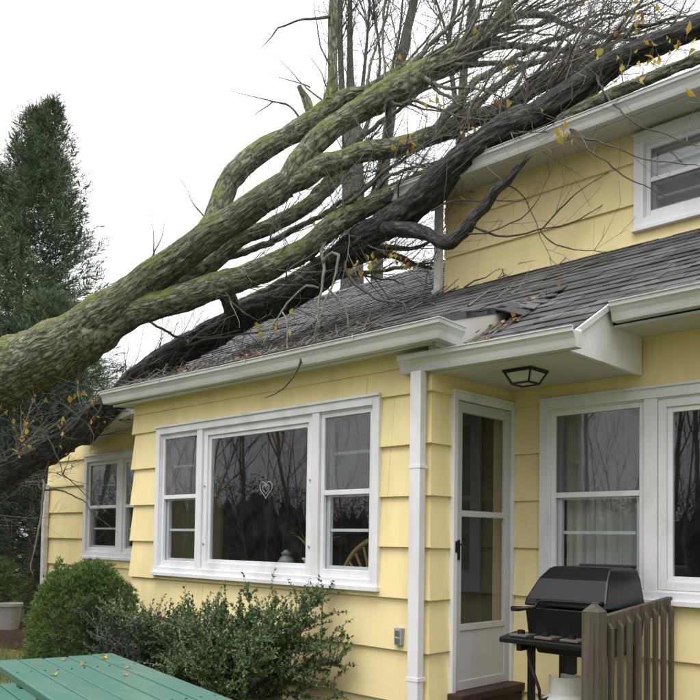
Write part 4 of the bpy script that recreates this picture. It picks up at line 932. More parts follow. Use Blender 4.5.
# ================================================================ porch lamp, outlet
LP = thing('porch_lamp', 'black framed lantern with frosted panes on the porch ceiling', 'lamp', (.53, .34, 2.64))
cx, cy = .53, .34
MB().box(cx - .112, cx + .112, cy - .112, cy + .112, 2.622, 2.639).build('top_plate', M['iron'], LP, bevel=.004)
tp = [(cx-.10,cy-.10), (cx+.10,cy-.10), (cx+.10,cy+.10), (cx-.10,cy+.10)]; bt = [(cx-.066,cy-.066), (cx+.066,cy-.066), (cx+.066,cy+.066), (cx-.066,cy+.066)]
for k in range(4):
    n = (k + 1) % 4
    MB().bar((*tp[k], 2.622), (*bt[k], 2.550), .011, .011).build('frame_bar', M['iron'], LP)
    MB().bar((*bt[k], 2.548), (*bt[n], 2.548), .012, .011).build('frame_bar', M['iron'], LP)
    q = .96
    def sh(p, s): return (cx + (p[0] - cx) * s, cy + (p[1] - cy) * s)
    MB().quad((*sh(bt[k], .95), 2.553), (*sh(bt[n], .95), 2.553), (*sh(tp[n], .96), 2.619), (*sh(tp[k], .96), 2.619)).build('pane', M['frost'], LP)
MB().quad((*sh(bt[0],.95), 2.551), (*sh(bt[1],.95), 2.551), (*sh(bt[2],.95), 2.551), (*sh(bt[3],.95), 2.551)).build('pane', M['frost'], LP)
OB = thing('outlet_box', 'small grey outdoor outlet box on the yellow wall left of the downspout', 'outlet', (-.225, -.04, .83))
MB().box(-.258, -.192, -.062, -.022, .765, .885).build('cover', M['plaster_grey'], OB, bevel=.005)
MB().box(-.246, -.204, -.068, -.0622, .832, .872).build('flap', M['steel'], OB, bevel=.003)
MB().box(-.246, -.204, -.068, -.0622, .780, .820).build('flap', M['steel'], OB, bevel=.003)

# ================================================================ railing
RL = thing('deck_railing', 'weathered brown wooden railing with pointed post and slim balusters', 'railing', (1.25, .4, GZ))
def post(x, y, w, zt, cap):
    mb = MB().box(x - w/2, x + w/2, y - w/2, y + w/2, GZ, zt)
    mb.build('post', M['railwood'], RL, bevel=.006)
    if cap:
        w2 = w + .004
        c = MB(); b = [(x-w2/2,y-w2/2,zt), (x+w2/2,y-w2/2,zt), (x+w2/2,y+w2/2,zt), (x-w2/2,y+w2/2,zt)]; i = .012
        c.hexa(b, [(x-i,y-i,zt+.045), (x+i,y-i,zt+.045), (x+i,y+i,zt+.045), (x-i,y+i,zt+.045)]).build('post_point', M['railwood'], RL, bevel=.003)
post(1.25, -.075, .104, 1.105, True)
MB().hexa([(1.235,-.022,.985), (1.275,-.022,.985), (1.275,.93,1.055), (1.235,.93,1.055)], [(1.235,-.022,1.075), (1.275,-.022,1.075), (1.275,.93,1.15), (1.235,.93,1.15)]).build('top_rail', M['railwood'], RL, bevel=.004)
MB().box(1.235, 1.275, -.022, .93, .26, .34).build('bottom_rail', M['railwood'], RL, bevel=.004)
for k in range(8):
    y = .05 + k * .118; zt = 1.035 + .073 * (y / .93)
    zt += R.uniform(-.006, .006); x0, x1 = 1.2765, 1.302; h = .017
    MB().prism([(x0, y - h, .2), (x1, y - h, .2), (x1, y - h, zt - .037), (x0, y - h, zt)], (0, 2 * h, 0)).build('baluster', M['railwood'], RL, bevel=.002)
# low deck of planks under the grill
DK = thing('porch_deck', 'low weathered plank deck under the grill and railing', 'deck', (.7, .4, GZ))
for k in range(9):
    y = -.12 + k * .122
    MB().box(.165, 1.24 if k else 1.19, y, y + .114, GZ + .004, GZ + .034).build('plank', M['railwood'], DK, bevel=.003)

# ================================================================ grill and propane tank
GR = thing('gas_grill', 'black gas grill with domed hood standing by the window', 'grill', (.86, .45, GZ + .034))
gz = GZ + .034
b = [(.60,.24), (1.17,.24), (1.17,.78), (.60,.78)]
def ring(x0, x1, y0, y1, z): return [(x0,y0,z), (x1,y0,z), (x1,y1,z), (x0,y1,z)]
def loft(name, rings, mat, parent, bevel=.01):
    mb = MB(); n = len(rings[0])
    for r in rings: mb.v += r
    for k in range(len(rings) - 1):
        for j in range(n):
            q = (j + 1) % n; mb.f.append((k*n+j, k*n+q, (k+1)*n+q, (k+1)*n+j))
    mb.f.append(tuple(range(n - 1, -1, -1))); mb.f.append(tuple(range((len(rings)-1)*n, len(rings)*n)))
    return mb.build(name, M[mat], parent, bevel=bevel)
HD = loft('hood', [ring(.592, 1.168, .235, .775, 1.085), ring(.600, 1.160, .245, .770, 1.13), ring(.655, 1.14, .31, .762, 1.26), ring(.695, 1.125, .375, .745, 1.325), ring(.715, 1.105, .40, .725, 1.338)], 'black', GR, .012)
MB().tube([(.72,.735,1.340,.010), (1.12,.735,1.342,.010)], 8).build('rear_rim', M['black'], HD)
fb = loft('firebox', [ring(.66, 1.10, .30, .70, .78), ring(.615, 1.155, .255, .76, .90), ring(.60, 1.165, .24, .775, 1.075)], 'black', GR, .008)
MB().tube([(.545,.165,1.062,.0), (.55,.165,1.062,.017), (.60,.165,1.064,.017), (.635,.17,1.068,.013), (.70,.20,1.078,.011), (.725,.205,1.118,.011), (.75,.205,1.125,.011), (1.09,.205,1.128,.011), (1.13,.215,1.128,.011), (1.14,.26,1.13,.011)], 8).build('handle', M['black'], HD, smooth=True)
MB().box(.70, .712, .205, .275, 1.118, 1.132).build('handle_bracket', M['black'], HD)
MB().box(.585, .604, .44, .50, 1.10, 1.16).build('hinge_knob', M['iron'], HD, bevel=.006)
MB().hexa([(.50,.095,.848), (1.15,.095,.848), (1.15,.285,.858), (.50,.285,.858)], [(.50,.095,.882), (1.15,.095,.882), (1.15,.285,.908), (.50,.285,.908)]).build('control_shelf', M['black'], GR, bevel=.006)
for x in (.62, .80, .98):
    MB().box(x - .062, x + .062, .125, .262, .890, .9045).build('control_plate', plain('worn_plate', (.20,.17,.14), .4, .6), GR, bevel=.002)
    MB().lathe([(.026,0),(.024,.022),(.014,.026)], (x - .015, .19, .9046), 14).build('control_knob', M['black'], GR)
for x in (.615, 1.11):
    for y in (.30, .70): MB().box(x - .02, x + .02, y - .02, y + .02, gz, .90).build('leg', M['black'], GR, bevel=.003)
MB().box(.60, 1.125, .285, .715, gz + .05, gz + .07).build('lower_shelf', M['black'], GR)
MB().box(.60, .635, .14, .26, .80, .847).build('shelf_bracket', M['black'], GR, bevel=.004)
MB().tube(smooth_path([(.64,.22,.84,.011), (.66,.20,.74,.011), (.70,.19,.66,.011), (.735,.20,.56,.011), (.72,.24,.49,.011), (.76,.34,.52,.011), (.80,.36,.60,.012)], .03), 8).build('gas_hose', M['rubber'], GR, smooth=True)
MB().box(.84, .90, .33, .38, .66, .80).build('valve_body', M['iron'], GR, bevel=.008)
TK = thing('propane_tank', 'white propane tank under the black gas grill', 'gas tank', (.80, .40, gz + .07))
tc = (.80, .40, gz + .072)
MB().lathe([(.10,0),(.11,.01),(.10,.03),(.135,.06),(.15,.10),(.15,.24),(.135,.29),(.09,.325),(.04,.335)], tc, 28).build('body', M['tank'], TK, smooth=True)
mb = MB()
for z0_, z1_ in ((.31, .43),):
    n = 24
    for i in range(n):
        a0, a1 = 2*math.pi*i/n, 2*math.pi*(i+1)/n
        if 9 <= i <= 12: continue
        r0, r1 = .100, .094
        mb.hexa([(tc[0]+r0*math.cos(a0), tc[1]+r0*math.sin(a0), tc[2]+z0_), (tc[0]+r0*math.cos(a1), tc[1]+r0*math.sin(a1), tc[2]+z0_), (tc[0]+r1*math.cos(a1), tc[1]+r1*math.sin(a1), tc[2]+z0_), (tc[0]+r1*math.cos(a0), tc[1]+r1*math.sin(a0), tc[2]+z0_)],
                [(tc[0]+r0*math.cos(a0), tc[1]+r0*math.sin(a0), tc[2]+z1_), (tc[0]+r0*math.cos(a1), tc[1]+r0*math.sin(a1), tc[2]+z1_), (tc[0]+r1*math.cos(a1), tc[1]+r1*math.sin(a1), tc[2]+z1_), (tc[0]+r1*math.cos(a0), tc[1]+r1*math.sin(a0), tc[2]+z1_)])
mb.build('collar', M['tank'], TK)
MB().lathe([(.025,.33),(.025,.37),(.012,.37),(.012,.39),(.03,.39),(.03,.41)], tc, 12).build('valve', M['steel'], TK)

# ================================================================ picnic table, bench
ang = math.atan2(-.198, .980)
def local_build(root_loc, name, mat, parent, mb, bevel=0):
    mt = Matrix.Translation(root_loc) @ Matrix.Rotation(ang, 4, 'Z')
    mb.v = [tuple(mt @ Vector(p)) for p in mb.v]
    return mb.build(name, M[mat], parent, bevel=bevel)
TL = (-.907, -1.843, GZ)
TB = thing('picnic_table', 'faded green wooden picnic table strewn with fallen leaves', 'table', TL)
rt = random.Random(5)
pw = .667 / 5
for k in range(5):
    l0 = rt.uniform(-.006, .006)
    mb = MB().box(l0, 1.85 + rt.uniform(-.01,.01), -(k + 1) * pw + .0035, -k * pw - .0035, .662 + rt.uniform(-.002,.002), .70 + rt.uniform(-.002,.002))
    local_build(TL, 'plank', 'green', TB, mb, .007)
for x in (.42, 1.45):
    local_build(TL, 'batten', 'green', TB, MB().box(x, x + .08, -.63, -.04, .624, .661), .003)
    for s, ya_, yb_ in ((0, -.50, -.72), (1, -.17, .05)):
        local_build(TL, 'leg', 'green', TB, MB().bar((x + .12, ya_, .66), (x + .12, yb_, .0), .038, .09, up=(1,0,0)), .003)
    local_build(TL, 'brace', 'green', TB, MB().bar((x + .16, -.66, .36), (x + .16, .0, .36), .038, .09), .003)
for x in (.46, 1.49):
    for k in range(5):
        for d_ in (.035, .10):
            local_build(TL, 'screw', 'iron', TB, MB().lathe([(.006, .7005), (.005, .7035)], (x, -k * pw - d_, 0), 8))
BL = (-1.95, -1.921, GZ)
BN = thing('bench', 'green wooden bench end poking out beside the picnic table', 'bench', BL)
for k in range(2):
    local_build(BL, 'plank', 'green', BN, MB().box(0, 1.0, -(k + 1) * .145 + .004, -k * .145 - .004, .365, .40), .007)
for x in (.18, .75):
    local_build(BL, 'leg', 'green', BN, MB().box(x, x + .04, -.27, -.02, 0, .364), .003)
# fallen leaves on the table
def leaf_mesh(name, mat, L, W_, fold, seed):
    rr = random.Random(seed)
    prof = [(0,.05), (.18,.55), (.40,1.0), (.62,.80), (.82,.45), (1,.02)]
    mb = MB()
    for t, w in prof:
        w *= W_ * rr.uniform(.85, 1.15); y = t * L; c = math.sin(t * 2.6) * L * .16 * fold
        mb.v += [(-w, y, fold * w + c), (0, y, c), (w, y, fold * w * rr.uniform(.4, 1.2) + c)]
    for k in range(len(prof) - 1):
        a = k * 3
        mb.f += [(a, a+1, a+4, a+3), (a+1, a+2, a+5, a+4)]
    i = len(mb.v); mb.v += [(-.001,0,0), (.001,0,0), (.001,-L*.45,.004), (-.001,-L*.45,.004)]; mb.f.append((i,i+1,i+2,i+3))
    return mb.mesh(name, mat)
LEAF_Y = [leaf_mesh('leaf', M['leaf'], .085, .030, .5, 1), leaf_mesh('leaf', M['leaf'], .07, .027, .8, 2), leaf_mesh('leaf', M['leaf'], .095, .026, .3, 3)]
LEAF_B = [leaf_mesh('leaf', M['leaf_brown'], .06, .020, .5, 4), leaf_mesh('leaf', M['leaf_brown'], .08, .026, .9, 5)]
tm = Matrix.Translation(TL) @ Matrix.Rotation(ang, 4, 'Z')
spots = [(.10, -.07, 1, 'brown fallen leaf nearest the far corner of the green table'), (.24, -.11, 0, 'pale yellow fallen leaf near the far corner of the green table'), (.16, -.34, 1, 'brown fallen leaf beside the far short end of the green table'),
         (.40, -.30, 1, 'curled brown leaf on the middle plank of the green table'), (.60, -.13, 1, 'brown leaf near the shrub side of the green table'), (.62, -.50, 0, 'yellow leaf close to the left edge of the green table'),
         (.82, -.20, 1, 'brown leaf on the near half of the green table')]
for i, (x, y, br, lb) in enumerate(spots):
    o = bpy.data.objects.new('fallen_leaf', (LEAF_B if br else LEAF_Y)[i % 2]); COL.objects.link(o)
    o.matrix_world = tm @ Matrix.Translation((x, y, .704)) @ Matrix.Rotation(R.uniform(0, 6.28), 4, 'Z') @ Matrix.Scale(.62, 4)
    tag(o, lb, 'leaf', 'fallen leaves on the table')

# ================================================================ pot by the far corner
BK = MB().lathe([(.13,0),(.135,.01),(.165,.34),(.185,.345),(.185,.385),(.165,.385),(.15,.34),(.12,.05)], (-8.35, .72, GZ), 24).build('plant_pot', M['pot'], smooth=False)
tag(BK, 'pale grey plastic pot on the mulch beyond the house corner', 'pot')

# ================================================================ plants
def blade(mb, p, d, side, L, w):
    q = p + d * L; m_ = p + d * (L * .5)
    i = len(mb.v)
    mb.v += [tuple(p), tuple(m_ - side * w), tuple(q), tuple(m_ + side * w)]
    mb.f.append((i, i+1, i+2, i+3))
def rvec(r): 
    while True:
        v = Vector((r.uniform(-1,1), r.uniform(-1,1), r.uniform(-1,1)))
        if .05 < v.length < 1: return v.normalized()

def conifer(name, label, base, H, Rb, nspray, mat, seed, lean=(0,0), size=1.0, power=.75, spires=((0,0,1.0),), loose=1.0):
    r = random.Random(seed)
    root = thing(name, label, 'shrub' if 'shrub' in name else 'tree', base)
    bx, by, bz = base
    MB().tube([(bx, by, bz - .1, H * .012 + .04), (bx + lean[0] * .5, by + lean[1] * .5, bz + H * .5, H * .007 + .02), (bx + lean[0], by + lean[1], bz + H * .93, .012)], 8).build('trunk', M['bark_twig'], root)
    mb = MB(uv=False)
    for k in range(nspray):
        sp = spires[r.randrange(len(spires))]
        hh = r.random() ** .8
        Hs = H * sp[2]; a = r.uniform(0, 2 * math.pi)
        nz = noise.noise(Vector((math.cos(a) * 1.6 + sp[0], math.sin(a) * 1.6, hh * 7 + seed))) + .6 * noise.noise(Vector((math.cos(a) * 4, math.sin(a) * 4, hh * 19 + seed)))
        rad = max(.05, Rb * (1 - hh) ** power * (.86 + .42 * loose * nz))
        q = rad * (1 - .7 * r.random() ** 1.7)
        p = Vector((bx + lean[0] * hh + sp[0] * hh + q * math.cos(a), by + lean[1] * hh + sp[1] * hh + q * math.sin(a), bz + .2 + hh * (Hs - .3)))
        outw = Vector((math.cos(a), math.sin(a), 0))
        d = (outw * (1.1 - .7 * hh) + Vector((0, 0, .15 + 1.0 * hh + r.uniform(-.35, .35))) + rvec(r) * .35).normalized()
        L = size * r.uniform(.28, .62) * (1 - .35 * hh)
        fl = d.cross(Vector((0,0,1)) + rvec(r) * .5).normalized()
        for j in range(22):
            t = j / 21
            pp = p + d * (L * t) + Vector((0, 0, -.22 * L * t * t))
            s = 1 if j % 2 else -1
            dd = (d * .8 + fl * s * (.95 - .45 * t) + rvec(r) * .30 + Vector((0, 0, -.12))).normalized()
            l_ = size * r.uniform(.09, .19) * (1.15 - .6 * t)
            blade(mb, pp, dd, dd.cross(rvec(r)).normalized(), l_, l_ * r.uniform(.035, .07))
    mb.build('crown', M[mat], root)
    return root

conifer('evergreen_tree', 'tall dark green conifer rising behind the fallen trunk at the left', (-18.2, 4.7, GZ), 13.0, 3.9, 7600, 'conifer', 3, (.2, .3), 1.5, .80, ((.45, .45, 1.0), (.1, .1, .985), (-.8, -.8, .90), (.3, .3, .93)), 1.5)
conifer('evergreen_tree', 'lower dark conifer filling the gap left of the house under the trunk', (-12.2, 2.3, GZ), 5.3, 2.7, 5600, 'darkshrub', 11, (0, .1), .95, .40)
conifer('evergreen_tree', 'mid-height conifer behind the far roof end at the left', (-15.4, 4.4, GZ), 7.1, 2.5, 3800, 'conifer', 14, (.1, .1), 1.2, .5)
conifer('evergreen_shrub', 'dark evergreen shrub beside the far house corner behind the pale pot', (-9.55, 1.55, GZ), 3.1, 1.25, 2600, 'darkshrub', 12, (0, 0), .6, .30)
conifer('evergreen_shrub', 'low green evergreen clump just above the pale pot', (-9.15, .85, GZ), 1.05, .55, 700, 'dwarf', 19, (0, 0), .40, .35)

# dwarf conifer: dense dome of needles
def dome(name, label, c, rx, ry, H, n, mat, seed):
    r = random.Random(seed)
    root = thing(name, label, 'shrub', c)
    core = MB(); N1, N2 = 14, 9
    for j in range(N2 + 1):
        f = j / N2
        for i in range(N1):
            a = 2 * math.pi * i / N1; k = math.cos(f * math.pi / 2) ** .55 * .80
            core.v.append((c[0] + rx * k * math.cos(a), c[1] + ry * k * math.sin(a), c[2] + H * .86 * math.sin(f * math.pi / 2)))
    for j in range(N2):
        for i in range(N1):
            q = (i + 1) % N1; core.f.append((j*N1+i, j*N1+q, (j+1)*N1+q, (j+1)*N1+i))
    core.build('light_blocking_core', M['darkshrub'], root, smooth=True)  # solid dark core added to stop light passing through the needles
    mb = MB()
    for k in range(n):
        h = r.random() ** .9; a = r.uniform(0, 2*math.pi)
        prof = math.cos(h * math.pi / 2) ** .55
        lump = 1 + .13 * noise.noise(Vector((math.cos(a)*2.5, math.sin(a)*2.5, h*5+seed))) + .07 * noise.noise(Vector((math.cos(a)*8, math.sin(a)*8, h*14)))
        s = (1 - .22 * r.random() ** 1.5) * lump
        p = Vector((c[0] + rx * prof * s * math.cos(a), c[1] + ry * prof * s * math.sin(a), c[2] + .03 + H * math.sin(h * math.pi / 2) * s))
        d0 = (Vector((math.cos(a) * prof, math.sin(a) * prof, .35 + h * .9))).normalized()
        for j in range(7):
            d = (d0 + rvec(r) * .75).normalized()
            blade(mb, p, d, d.cross(rvec(r)).normalized(), r.uniform(.022, .055), r.uniform(.0025, .0048))
    mb.build('needles', M[mat], root)
    return root
dome('dwarf_conifer', 'rounded bright green dwarf conifer at the corner of the bump-out', (-3.44, -.70, GZ), .54, .50, 1.05, 9000, 'dwarf', 31)

def leafy_shrub(name, label, base, stems, mat, seed, leaf=.026, dens=1.0):
    r = random.Random(seed)
    root = thing(name, label, 'shrub', base)
    wood = MB(uv=False); lv = MB(uv=False)
    def leaves_on(path, n):
        for k in range(n):
            t = r.uniform(.12, 1) * (len(path) - 1); i = min(int(t), len(path) - 2); f = t - i
            p = Vector(path[i][:3]).lerp(Vector(path[i+1][:3]), f)
            ax = (Vector(path[i+1][:3]) - Vector(path[i][:3])).normalized()
            d = (ax * .5 + rvec(r) + Vector((0,0,.25))).normalized()
            side = d.cross((Vector((0,0,1)) + rvec(r) * .7)).normalized()
            L = leaf * r.uniform(.6, 1.3)
            i0 = len(lv.v); w = L * r.uniform(.26, .36); nrm = d.cross(side) * L * .12
            m_ = p + d * L * .5
            lv.v += [tuple(p), tuple(m_ - side * w + nrm), tuple(p + d * L), tuple(m_ + side * w + nrm)]
            lv.f += [(i0, i0+1, i0+2), (i0, i0+2, i0+3)]
    for (bx, by, tx, ty, tz) in stems:
        b0 = Vector((bx, by, GZ)); t0 = Vector((tx, ty, tz))
        mid = b0.lerp(t0, .5) + Vector((0, 0, .16 * (t0 - b0).length)) + rvec(r) * .06
        path = smooth_path([(*b0, .010), (*mid, .007), (*t0, .002)], .05)
        wood.tube(path, 5, caps=False)
        leaves_on(path[len(path)//4:], int(130 * dens))
        for s in range(int(13 * dens)):
            i = r.randrange(len(path) // 3, len(path) - 1)
            p = Vector(path[i][:3]); ax = (t0 - b0).normalized()
            d = (ax + rvec(r) * .85 + Vector((0,0,.08))).normalized(); L = r.uniform(.10, .30)
            e = p + d * L; e2 = p + d * L * .5 + rvec(r) * .02
            if e.y > -.06: e.y = -.06 - r.random() * .03; 
            sp = [(*p, .004), (*e2, .003), (*e, .0012)]
            wood.tube(sp, 4, caps=False)
            leaves_on(sp, int(r.uniform(22, 44)))
    wood.build('stems', M['twig'], root)
    lv.build('foliage', M[mat], root)
    return root
r = random.Random(77)
stems = []
for k in range(58):
    bx = r.uniform(-2.25, -1.3); by = r.uniform(-.62, -.35)
    tx = bx + r.gauss(0, .42); stems.append((bx, by, max(-2.7, min(-.95, tx)), by + r.uniform(-.35, .2), GZ + r.uniform(.35, .86) * (1 - .10 * abs(tx + 1.7))))
for (tx, ty, tz) in ((-.66,-.16,.80), (-.64,-.2,.62), (-.70,-.18,.44), (-.80,-.2,.93), (-.9,-.14,1.05), (-.78,-.3,.70), (-.72,-.25,.55), (-1.0,-.2,1.0), (-.85,-.3,.35), (-1.25,-.3,1.04), (-1.5,-.35,1.06), (-.95,-.28,.86)):
    stems.append((r.uniform(-1.7, -1.3), r.uniform(-.5, -.35), tx, ty, tz))
leafy_shrub('spreading_shrub', 'spreading dark green shrub with long leafy sprays under the wide window', (-1.7, -.5, GZ), stems, 'shrub', 5, .026, 1.9)
stems = []
for k in range(26):
    bx = r.uniform(-2.65, -2.3); by = r.uniform(-.8, -.5)
    stems.append((bx, by, bx + r.gauss(0, .26), by + r.uniform(-.3, .22), GZ + r.uniform(.35, .78)))
leafy_shrub('spreading_shrub', 'blue-green shrub squeezed between the dwarf conifer and the larger shrub', (-2.55, -.65, GZ), stems, 'shrub_blue', 6, .024, 1.3)
# grass in the open strip at the left
mb = MB(); r = random.Random(8)
for k in range(15000):
    x, y = r.uniform(-7.6, -2.6), r.uniform(-3.2, .1)
    p = Vector((x, y, GZ - .005)); d = (Vector((0,0,1)) + rvec(r) * .6).normalized()
    blade(mb, p, d, d.cross(rvec(r)).normalized(), r.uniform(.03, .09), r.uniform(.002, .004))
tag(mb.build('grass', M['grass']), 'short yellowing grass in the strip left of the table', 'grass', kind='stuff')

# ================================================================ fallen trees
def limb(name, nodes, mat, parent, step=.05, n=18, jit=.06, seed=0, smooth=True, ridge=0.0, kink=0.0):
    path = smooth_path(nodes, step)
    if kink:                                   # thin branches: knobbly line, drawn-out tip
        N = len(path); q = []
        for i, p in enumerate(path):
            v = Vector(p[:3]); t = i / max(1, N - 1)
            v += noise.noise_vector(v * 5 + Vector((seed, 0, 0))) * kink + noise.noise_vector(v * 16 + Vector((0, seed, 0))) * kink * .35
            q.append((*v, max(.0016, p[3] * (.95 - .55 * t ** 1.5) * (1 + .25 * noise.noise(v * 14)))))
        path = q
    if ridge:                                  # knots, swellings and a wandering line on the heavy limbs
        rk = random.Random(seed * 13 + 1); N = len(path)
        knots = [(rk.randrange(N), rk.uniform(.03, .13), rk.uniform(1.5, 5)) for _ in range(max(2, N // 22))]
        path = [(*(Vector(p[:3]) + noise.noise_vector(Vector(p[:3]) * 2.3 + Vector((seed, 0, 0))) * min(p[3], .16) * .2),
                 p[3] * (1 + sum(h_ * math.exp(-((i - k_) / w_) ** 2) for k_, h_, w_ in knots))) for i, p in enumerate(path)]
    mb = MB().tube(path, n, jit, seed, ridge=ridge)
    return mb.build(name, M[mat], parent, smooth=smooth)

def twig(mb, p, d, L, r0, rnd, depth, bend=.24, up=.12, n=4, floor=None):
    steps = max(3, int(L / .09)); path = [(*p, r0)]; q = Vector(p); d = Vector(d).normalized()
    for k in range(steps):
        d = (d + rvec(rnd) * bend * .45 + Vector((0,0,up * .25))).normalized()
        q = q + d * (L / steps)
        rr = r0 * (1 - .8 * (k + 1) / steps)
        path.append((*q, max(rr, .0016)))
        if depth and rnd.random() < .45:
            dd = (d + rvec(rnd) * .9).normalized()
            twig(mb, q, dd, L * rnd.uniform(.30, .62), max(rr * .7, .0014), rnd, depth - 1, bend, up, 3)
    mb.tube(path, n, caps=False)

MT = thing('fallen_tree', 'mossy grey-green fallen tree leaning across the roof in several thick limbs', 'tree', (-12.9, -3.2, GZ))
DT = thing('fallen_tree', 'black wet fallen trunk lying along the roof up to the upper gutter', 'tree', (-12.1, -2.0, GZ))
limb('trunk', MOSSY_TRUNK, 'bark_mossy', MT, .03, 120, .07, 1, ridge=.011)
for i, nd in enumerate(MOSSY):
    limb('limb', nd, 'bark_mossy', MT, .03, 48, .12, 2 + i, ridge=.008)
for i, nd in enumerate(FAN):
    limb('branch', nd, 'bark_mossy' if i < 6 else 'bark_thin', MT, .05, 12, .12, 130 + i, kink=.03)
pale = {22, 23, 24, 25, 26}
for i, nd in enumerate(MOSSY_THIN):
    limb('branch', nd, 'bark_pale' if i in pale else 'bark_thin', MT, .05, 8, .10, 30 + i, kink=.022)
limb('trunk', DARK_TRUNK, 'bark_dark', DT, .03, 60, .15, 60, ridge=.014)
for i, nd in enumerate(DARK):
    limb('limb', nd, 'bark_dark' if i == 0 else 'bark_mossy', DT, .025, 34, .22, 70 + i, ridge=.010)
e0, e1 = Vector(DARK[0][-1][:3]), Vector(DARK[0][-2][:3]); ed = (e0 - e1).normalized(); rp = random.Random(2)
for k in range(9):                            # torn, splintered end of the stub
    o_ = rvec(rp) * .018; q0 = e0 - ed * .04 + o_; q1 = e0 + ed * rp.uniform(.03, .13) + o_ * 1.4
    MB().tube([(*q0, .009), (*q0.lerp(q1, .6), .006), (*q1, .001)], 5).build('splinter', M['bark_twig'], DT)
for i, nd in enumerate(DARK_THIN):
    limb('branch', nd, 'bark_pale' if i == 20 else 'bark_twig', DT, .05, 7, .08, 80 + i, kink=.022)

def sprout(mb, nodes, count, rnd, Lr, r0, t0=.0, t1=1.0, bias=(0,0,.4), depth=2, cond=None):
    path = smooth_path(nodes, .08)
    for k in range(count):
        i = int(len(path) * rnd.uniform(t0, t1)); i = min(max(i, 0), len(path) - 2)
        p = Vector(path[i][:3]); ax = (Vector(path[i+1][:3]) - p).normalized()
        if cond and not cond(p): continue
        d = (ax * .9 + rvec(rnd) * .8 + Vector(bias)).normalized()
        twig(mb, p, d, rnd.uniform(*Lr), r0 * rnd.uniform(.6, 1.2), rnd, depth)
rnd = random.Random(99)
def mid_branches(nodes, count, Lr, r0, t0, t1, bias, mat, parent, rnd, twigs, fan=.9, tws=5):
    path = smooth_path(nodes, .08)
    for k in range(count):
        i = min(max(int(len(path) * rnd.uniform(t0, t1)), 0), len(path) - 2)
        p = Vector(path[i][:3]); ax = (Vector(path[i+1][:3]) - p).normalized()
        d = (ax * fan + rvec(rnd) * .6 + Vector(bias)).normalized(); L = rnd.uniform(*Lr); r = r0 * rnd.uniform(.7, 1.3)
        q = p; nd = [(*p, r)]
        for s in range(5):
            d = (d + rvec(rnd) * .28).normalized(); q = q + d * L / 5; nd.append((*q, r * (1 - .17 * (s + 1))))
        limb('branch', nd, mat, parent, .05, 8, .12, 200 + k, kink=.02)
        sprout(twigs, nd, tws, rnd, (.3, .9), .006, .2, 1, (0, 0, .15), 2)
tw = MB(uv=False)
mid_branches(MOSSY[1], 13, (1.2, 2.6), .030, .42, .9, (.25, .05, .2), 'bark_thin', MT, rnd, tw, 1.3, 4)
mid_branches(MOSSY[0], 6, (.9, 2.0), .024, .55, .98, (.2, .05, .35), 'bark_thin', MT, rnd, tw, 1.2, 3)
mid_branches(MOSSY[2], 10, (1.0, 2.2), .024, .40, .9, (.2, .05, .3), 'bark_thin', MT, rnd, tw, 1.2, 4)
mid_branches(MOSSY[1], 9, (.8, 1.7), .017, .5, .95, (.45, .1, .25), 'bark_thin', MT, rnd, tw)
mid_branches(MOSSY[2], 8, (.6, 1.4), .014, .4, .95, (.35, .1, .35), 'bark_thin', MT, rnd, tw)
mid_branches(MOSSY[2], 8, (.5, 1.0), .012, .3, .7, (.2, .2, -.2), 'bark_thin', MT, rnd, tw)
mid_branches(MOSSY[3], 8, (.5, 1.0), .012, .5, .95, (.2, .3, .3), 'bark_thin', MT, rnd, tw)
mid_branches(MOSSY[4], 6, (.5, 1.2), .012, .4, .95, (.2, .2, .3), 'bark_thin', MT, rnd, tw)
for i, nd in enumerate(FAN):
    sprout(tw, nd, 8, rnd, (.3, 1.0), .007, .15, 1, (.1, .05, .15), 2)
mid_branches(MOSSY[3], 10, (.4, .9), .010, .35, .9, (.1, .35, -.25), 'bark_thin', MT, rnd, tw, .5, 6)
sprout(tw, MOSSY[0], 9, rnd, (.5, 1.3), .007, .45, 1)
sprout(tw, MOSSY[1], 12, rnd, (.6, 1.9), .008, .45, 1, (.3, .25, .5))
sprout(tw, MOSSY[2], 10, rnd, (.5, 1.6), .007, .45, 1, (.2, .2, .5))
sprout(tw, MOSSY[3], 12, rnd, (.4, 1.0), .006, .5, 1, (.1, .3, .3))
sprout(tw, MOSSY[4], 16, rnd, (.4, 1.2), .007, .3, 1, (.1, .3, .3))
for nd in MOSSY_THIN[:12]:
    sprout(tw, nd, 8, rnd, (.4, 1.3), .0065, .2, 1, (.2, .1, .2))
for nd in MOSSY_THIN[-2:]:
    sprout(tw, nd, 30, rnd, (.25, .8), .006, .1, 1, (0, .1, .15))
tag(tw.build('twigs', M['twig'], MT), kind='stuff')
tw = MB(uv=False)
mid_branches(DARK_TRUNK, 9, (.35, .8), .008, .16, .30, (.1, -.35, -.1), 'bark_twig', DT, rnd, tw, .3, 4)
mid_branches(DARK_TRUNK, 12, (.6, 1.3), .014, .58, .95, (.2, .1, .6), 'bark_twig', DT, rnd, tw)
mid_branches(DARK_TRUNK, 14, (.4, 1.0), .011, .36, .58, (.1, .45, .35), 'bark_twig', DT, rnd, tw, .6, 7)
sprout(tw, DARK_TRUNK, 20, rnd, (.5, 1.4), .008, .52, 1, (.0, .2, .7))
sprout(tw, DARK_TRUNK, 16, rnd, (.3, .8), .006, .2, .5, (.0, -.2, .1))
for nd in DARK_THIN[:9]:
    sprout(tw, nd, 3, rnd, (.15, .45), .003, .3, 1, (.2, 0, .2), 1)
for nd in DARK_THIN[12:18]:
    sprout(tw, nd, 8, rnd, (.3, .9), .005, .2, 1, (.1, .1, .2))
tag(tw.build('twigs', M['twig'], DT), kind='stuff')
